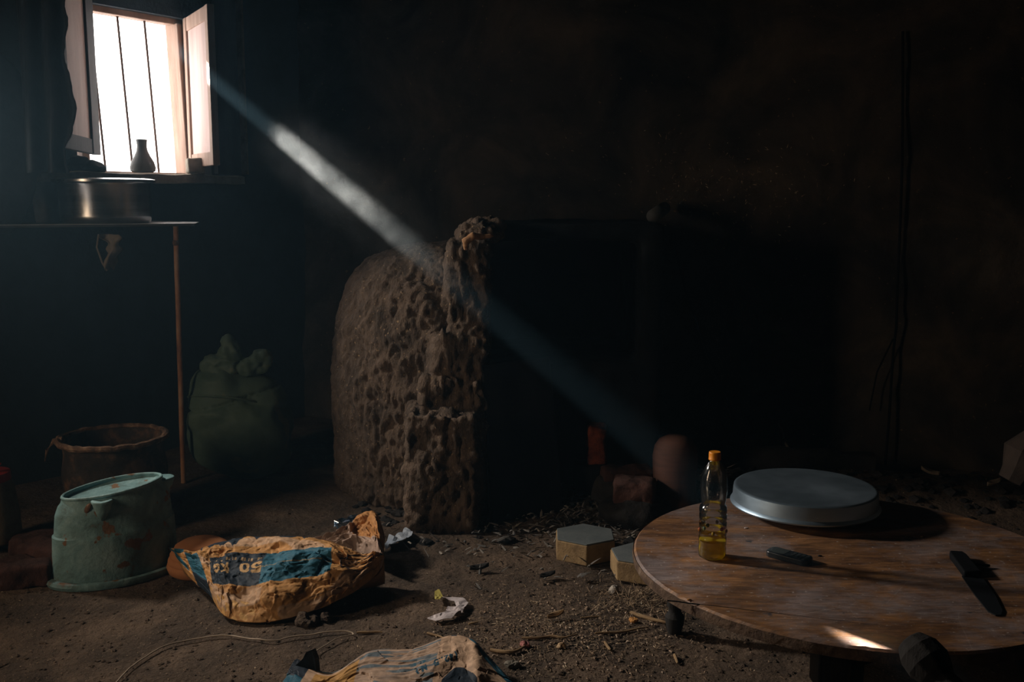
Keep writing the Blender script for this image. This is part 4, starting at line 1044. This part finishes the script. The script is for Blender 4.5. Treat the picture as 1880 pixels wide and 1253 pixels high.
# knife
k0 = G(1757, 1024, TZ); k1 = G(1835, 1133, TZ); dk = (k1-k0).normalized(); wk = Vector((-dk.y, dk.x, 0))
kn = thing('knife', k0, 'broad black knife lying at the right side of the table', 'knife')
Lk = (k1-k0).length
def kp(t, w, z): return k0+dk*(t*Lk)+wk*w+Vector((0, 0, z))
def plate(mb, outl, z0, z1):
    n = len(outl); mb.add([kp(t, w, z0) for t, w in outl]+[kp(t, w, z1) for t, w in outl], [tuple(range(n))[::-1], tuple(range(n, 2*n))]+[(i, (i+1) % n, n+(i+1) % n, n+i) for i in range(n)])
mb = MB(); plate(mb, [(.38, -.022), (.40, .024), (.70, .022), (.92, .014), (.99, .004), (1.0, -.008), (.95, -.018), (.7, -.022)], .001, .0035); mb.build('blade', m_blade, kn, smooth=False)
mb = MB(); plate(mb, [(0, -.018), (.0, .012), (.05, .017), (.38, .022), (.40, -.020), (.05, -.022)], .0005, .018); mb.build('handle', m_handle, kn, bevel=.004)
mb = MB(); q = kp(.2, .015, .01); mb.tube([q, q+Vector((.045, .002, -.004))], [.006, .003], 8); mb.build('guard', m_handle, kn)
# wood chips on the table
for i, (px, py, lab) in enumerate([(1265, 1103, 'reddish crumb on the table near its front left edge'), (1370, 971, 'pale crumb on the table left of the pan shadow'), (1693, 987, 'pale shred on the table right of the pan'), (1505, 1022, 'black crumb on the table beside the phone')]):
    q = G(px, py, TZ); mb = MB(); mb.ico(q+Vector((0, 0, .0015)), (.006, .003, .002), 2); me = mb.mesh(); displace(me, lambda p, n: .001*fbm(p, 300, 2))
    o = link('crumb', me, [m_peel, m_paper, m_straw, m_char][i]); tag(o, lab, 'crumb')

# turned wooden knob in front of the table, lower right
ky = 1.56
q = D(1690, 1195, ky)
kb = thing('wooden_mallet', (q.x+.05, q.y-.05, 0), 'dark wooden mallet head leaning against the front of the table', 'mallet')
ax_ = (D(1800, 1330, ky-.12)-D(1672, 1178, ky)).normalized(); m3 = ax_.to_track_quat('Z', 'Y').to_matrix()
mb = MB(); s0 = D(1672, 1180, ky)
mb.lathe([(0, -.004), (.020, -.004), (.026, .0), (.036, .018), (.038, .042), (.030, .062), (.022, .075), (.024, .09), (.028, .11), (.026, .14), (.024, .17), (0, .17)], 9, s0, m3)
mb.build('head', m_wooddark, kb, smooth=False, bevel=.003)
# foot: continues to the ground
e0 = s0+ax_*.165
mb = MB(); mb.tube([e0, Vector((e0.x+.06, e0.y-.02, .0))], [.02, .017], 10); mb.build('handle', m_wooddark, kb)

m_wooddark2 = M('dim_brown_clay', [(.3, (.03, .022, .018)), (.7, (.07, .05, .04))], scale=8, bump=.4, bscale=40, rough=.85)
# ------------------------------------------------------------------ right side: wall cable, leaning sticks, vessel
def on_back(px, py, off=.02):
    r = ray(px, py); o_ = Vector((0, 0, CH)); t = (bl-o_).dot(bn)/r.dot(bn); return o_+r*t+bn*off
mb = MB(); mb.tube([on_back(x, y, .035) for x, y in ((1657, 60), (1657, 160), (1656, 300), (1652, 420), (1648, 500), (1645, 600), (1640, 640), (1636, 700), (1631, 780), (1625, 850))], .006, 8)
tag(mb.build('wall_cable', m_soot), 'black cable running straight down the back wall at the right', 'cable')
mb = MB(); mb.tube([on_back(x, y, .05) for x, y in ((1238, 440), (1265, 540), (1300, 640), (1330, 710), (1352, 770))], .006, 8)
tag(mb.build('slanting_cable', m_soot), 'thin black cable slanting down the back wall beside the hearth', 'cable')
mb = MB(); mb.tube([on_back(x, y, .05) for x, y in ((1639, 620), (1610, 680), (1596, 750))], .0035, 6)
tag(mb.build('branch_cable', m_soot), 'short faint cord forking left from the wall cable', 'cable')
for i, (p0, p1, r, lab) in enumerate([((1480, 770), (1425, 840), .010, 'dark branch leaning on the back wall behind the pan, left of two'),
                                      ((1432, 770), (1462, 822), .008, 'dim crooked stick crossing behind the pan'),
                                      ((1536, 795), (1500, 850), .006, 'thin dark twig behind the pan, right of the branches')]):
    a = on_back(*p0, off=.10); b = on_back(*p1, off=.35); b = a+(b-a); b2 = b+(b-a)*.8; b2.z = max(.02, b2.z)
    pth = [a.lerp(b2, k/10)+Vector((.01*noise.noise(Vector((k*.5, i, 0))), 0, 0)) for k in range(11)]
    mb = MB(); mb.tube(pth, [r*(1-.05*k) for k in range(11)][::-1], 7); tag(mb.build('branch', m_char if i != 1 else m_dryleaf), lab, 'branch')
# low kerb / firewood at the wall foot
lg = MB(); a = on_back(1240, 872, .45); b = on_back(1600, 872, .35); a.z = b.z = .07
lg.tube([a.lerp(b, k/14)+Vector((0, .02*noise.noise(Vector((k, 0, 5))), .02*noise.noise(Vector((k*.7, 3, 5))))) for k in range(15)], [.06+.015*noise.noise(Vector((k, 9, 0))) for k in range(15)], 14)
tag(lg.build('log', m_char), 'long charred log lying at the foot of the back wall behind the table', 'log')
q = D(1885, 840, 3.3)
mb = MB(); m3 = rot('Y', .45); mb.lathe([(0, -.10), (.05, -.095), (.055, -.06), (.085, .01), (.045, .085), (.02, .10), (0, .10)], 8, q, m3)
o = mb.build('hanging_pot', m_wooddark2, smooth=False); 
mbs = MB(); mbs.tube([q+Vector((.05, 0, .09)), Vector((2.49, q.y+.05, 1.3))], .005, 6); s4 = mbs.build('cord', m_cloth); s4.parent = o
tag(o, 'dim angular brown vessel cut by the right edge', 'vessel')
leaf(1705, 920, .07, 2.4, 'pale dry leaf on the rubble behind the right of the table', z=.03)
leaf(1822, 930, .07, .4, 'curled brown leaf on the rubble near the right edge', z=.03)

# ------------------------------------------------------------------ litter
def litter(name, n, sampler, mat, label, L=(.006, .028), W_=(.0006, .0018), seed=1, up=.35):
    rd = random.Random(seed); mb = MB()
    for _ in range(n):
        x, y, z, nrm = sampler(rd); l = rd.uniform(*L)*(rd.random()**.6+.3); w = rd.uniform(*W_)
        a = rd.uniform(0, 2*PI)
        if nrm is None:
            d = Vector((math.cos(a), math.sin(a), rd.uniform(-.05, up))); s = Vector((-math.sin(a), math.cos(a), rd.uniform(-.5, .5)))
        else:
            t1 = nrm.orthogonal().normalized(); t2 = nrm.cross(t1); d = (t1*math.cos(a)+t2*math.sin(a)+nrm*rd.uniform(0, .5)).normalized(); s = d.cross(nrm).normalized()
        c = Vector((x, y, z)); k = c+d*l*.5+Vector((0, 0, rd.uniform(-.001, .003)))
        h = d.cross(s).normalized()*w*.6
        vs = [c-s*w, c+s*w, c+h, k-s*w, k+s*w, k+h, c+d*l]
        mb.add(vs, [(0, 1, 4, 3), (1, 2, 5, 4), (2, 0, 3, 5), (3, 4, 6), (4, 5, 6), (5, 3, 6), (0, 2, 1)])
    me = mesh(mb.v, mb.f)
    o = link(name, me, mat, smooth=False); o['kind'] = 'stuff'; o['label'] = label; o['category'] = 'litter'
    return o
def near_fn(rd):
    while True:
        px = rd.gauss(1040, 130); py = rd.gauss(1165, 50)
        if 1045 < py < 1300 and px < 1500: break
    q = G(px, py); return q.x, q.y, floor_z(q.x, q.y)+.002, None
litter('straw_litter', 2600, near_fn, m_straw, 'chopped straw and chaff scattered on the floor left of the table', seed=2, L=(.003, .016))
def pile_fn(rd):
    px = rd.gauss(1190, 45); py = rd.gauss(1100, 18); q = G(px, py); return q.x, q.y, floor_z(q.x, q.y)+rd.uniform(0, .012), None
litter('straw_heap', 700, pile_fn, m_straw, 'small tangle of straw and shavings at the table edge by the white stone', seed=3, L=(.012, .04), up=.8)
def far_fn(rd):
    q = G(rd.uniform(-50, 1900), rd.uniform(880, 1300)); return q.x, q.y, floor_z(q.x, q.y)+.002, None
litter('floor_chaff', 1800, far_fn, m_straw, 'thin sprinkle of chaff over the whole earth floor', seed=4, L=(.002, .009))
def rub_fn(rd):
    q = Vector((rd.gauss(.28, .28), rd.gauss(3.55, .28), 0)); return q.x, q.y, floor_z(q.x, q.y)+rd.uniform(0, .02), None
litter('hearth_rubble', 1500, rub_fn, M('grey_shavings', [(.3, (.10, .10, .10)), (.6, (.22, .2, .18)), (.8, (.42, .36, .28))], scale=6, bump=0, detail=1), 'shavings and ash flakes in front of the hearth', seed=5, L=(.010, .04), W_=(.002, .006), up=.8)
def clods(name, n, smp, mat, label, r0, r1, seed):
    rd = random.Random(seed); mb = MB()
    base = MB().ico((0, 0, 0), (1, 1, 1), 1)
    for _ in range(n):
        x, y, z, _n = smp(rd); r = r0+(r1-r0)*rd.random()**3; k = rd.uniform(0, 50)
        vs = [Vector((x, y, z))+Vector((v.x, v.y, v.z*.7))*r*(1+.5*noise.noise(v*1.3+Vector((k, 0, 0)))) for v in base.v]; mb.add(vs, base.f)
    o = link(name, mesh(mb.v, mb.f), mat, smooth=False); o['kind'] = 'stuff'; o['label'] = label; o['category'] = 'soil'
def clod_fn(rd):
    q = G(rd.uniform(-50, 1500), 900+420*rd.random()**.8); return q.x, q.y, floor_z(q.x, q.y), None
litter('wood_flakes', 420, near_fn, m_flake, 'pale wood and onion-skin flakes strewn over the floor litter', seed=14, L=(.003, .010), W_=(.002, .0045), up=.5)
clods('soil_crumbs', 3000, clod_fn, m_soil, 'crumbs of dry soil strewn over the earth floor', .0015, .009, 8)
def clod2(rd):
    q = Vector((rd.uniform(-.6, 2.0), rd.gauss(3.65, .2), 0)); return q.x, q.y, floor_z(q.x, q.y), None
clods('dark_rubble', 900, clod2, m_char, 'dark rubble along the foot of the oven and back wall', .004, .03, 9)
def wall_fn(rd):
    px = rd.gauss(1340, 110); py = rd.gauss(330, 45); p = on_back(px, py, .03)
    return p.x, p.y, p.z, bn
litter('wall_straw', 260, wall_fn, m_straw, 'bits of straw stuck in the mud plaster of the back wall', seed=6, L=(.006, .022))

# ------------------------------------------------------------------ haze
def vol(name, dens, color, aniso, lo, hi, label, hetero=None):
    m = bpy.data.materials.new(name); m.use_nodes = True; t = m.node_tree; t.nodes.clear(); L = t.links.new
    out = t.nodes.new('ShaderNodeOutputMaterial'); v = nd(t, 'ShaderNodeVolumeScatter'); v.inputs['Color'].default_value = (*color, 1)
    v.inputs['Density'].default_value = dens; v.inputs['Anisotropy'].default_value = aniso; L(v.outputs[0], out.inputs['Volume'])
    if hetero:
        c, rad, amp = hetero
        g = t.nodes.new('ShaderNodeNewGeometry'); s = nd(t, 'ShaderNodeVectorMath', operation='SUBTRACT'); L(g.outputs['Position'], s.inputs[0]); s.inputs[1].default_value = c
        dt = nd(t, 'ShaderNodeVectorMath', operation='DOT_PRODUCT'); L(s.outputs[0], dt.inputs[0]); dt.inputs[1].default_value = bd
        ln = nd(t, 'ShaderNodeVectorMath', operation='SCALE'); ln.inputs[0].default_value = bd; L(dt.outputs['Value'], ln.inputs['Scale'])
        pr_ = nd(t, 'ShaderNodeVectorMath', operation='SUBTRACT'); L(s.outputs[0], pr_.inputs[0]); L(ln.outputs[0], pr_.inputs[1])
        pl_ = nd(t, 'ShaderNodeVectorMath', operation='LENGTH'); L(pr_.outputs[0], pl_.inputs[0])
        f1 = nd(t, 'ShaderNodeMapRange', interpolation_type='SMOOTHSTEP'); f1.inputs['From Min'].default_value = .05; f1.inputs['From Max'].default_value = .17; f1.inputs['To Min'].default_value = 1; f1.inputs['To Max'].default_value = 0; L(pl_.outputs['Value'], f1.inputs[0])
        f2 = nd(t, 'ShaderNodeMapRange', interpolation_type='SMOOTHSTEP'); f2.inputs['From Min'].default_value = -.34; f2.inputs['From Max'].default_value = -.14; f2.inputs['To Min'].default_value = 0; f2.inputs['To Max'].default_value = 1; L(dt.outputs['Value'], f2.inputs[0])
        f3 = nd(t, 'ShaderNodeMapRange', interpolation_type='SMOOTHSTEP'); f3.inputs['From Min'].default_value = -.20; f3.inputs['From Max'].default_value = rad; f3.inputs['To Min'].default_value = 1; f3.inputs['To Max'].default_value = 0; L(dt.outputs['Value'], f3.inputs[0])
        fa = nd(t, 'ShaderNodeMath', operation='MULTIPLY'); L(f2.outputs[0], fa.inputs[0]); L(f3.outputs[0], fa.inputs[1])
        mr = nd(t, 'ShaderNodeMath', operation='MULTIPLY'); L(fa.outputs[0], mr.inputs[0]); L(f1.outputs[0], mr.inputs[1])
        n = nd(t, 'ShaderNodeTexNoise'); n.inputs['Scale'].default_value = 9; n.inputs['Detail'].default_value = 3; n.inputs['Distortion'].default_value = .8; L(g.outputs['Position'], n.inputs['Vector'])
        m2 = nd(t, 'ShaderNodeMapRange'); m2.inputs['From Min'].default_value = .35; m2.inputs['From Max'].default_value = .7; m2.inputs['To Min'].default_value = .12; m2.inputs['To Max'].default_value = amp; L(n.outputs[0], m2.inputs[0])
        mm = nd(t, 'ShaderNodeMath', operation='MULTIPLY'); L(mr.outputs[0], mm.inputs[0]); L(m2.outputs[0], mm.inputs[1])
        m3_ = nd(t, 'ShaderNodeMath', operation='MULTIPLY'); L(mm.outputs[0], m3_.inputs[0]); m3_.inputs[1].default_value = dens; L(m3_.outputs[0], v.inputs['Density'])
    else:
        m.cycles.homogeneous_volume = True
    mb = MB()
    if lo is None: mb.prism([tuple((Vector((x, y, 0))-cc_).xy*.985+cc_.xy) for x, y in RP][::-1], .02, 2.86)
    else: mb.box([(a+b)/2 for a, b in zip(lo, hi)], [(b-a)/2 for a, b in zip(lo, hi)])
    o = mb.build(name, m, smooth=False)
    o['kind'] = 'stuff'; o['label'] = label; o['category'] = 'haze'; return o
vol('haze', .009, (.38, .72, 1.0), .5, None, None, 'faint bluish smoke haze filling the room')
def on_beam(px):                                      # point of the shaft seen under photo column px
    k = (px-940)/F; lo, hi = 0.0, 1.0
    for _ in range(40):
        m = (lo+hi)/2; p = BEAM_IN.lerp(BEAM_OUT, m); dep = p.y*cp-(p.z-CH)*sp
        if p.x/dep < k: lo = m
        else: hi = m
    return p
q = on_beam(580)
hb = .17; lo_ = [min(q[k]-bd[k]*.36, q[k]+bd[k]*.95)-hb for k in range(3)]; hi_ = [max(q[k]-bd[k]*.36, q[k]+bd[k]*.95)+hb for k in range(3)]
vol('beam_smoke', .34, (.86, .94, 1.0), .4, lo_, hi_, 'thin smoke shaped along the sunbeam between window and oven', hetero=(tuple(q), .95, 1.5))  # smoke volume shaped to follow the shaft and brighten this stretch
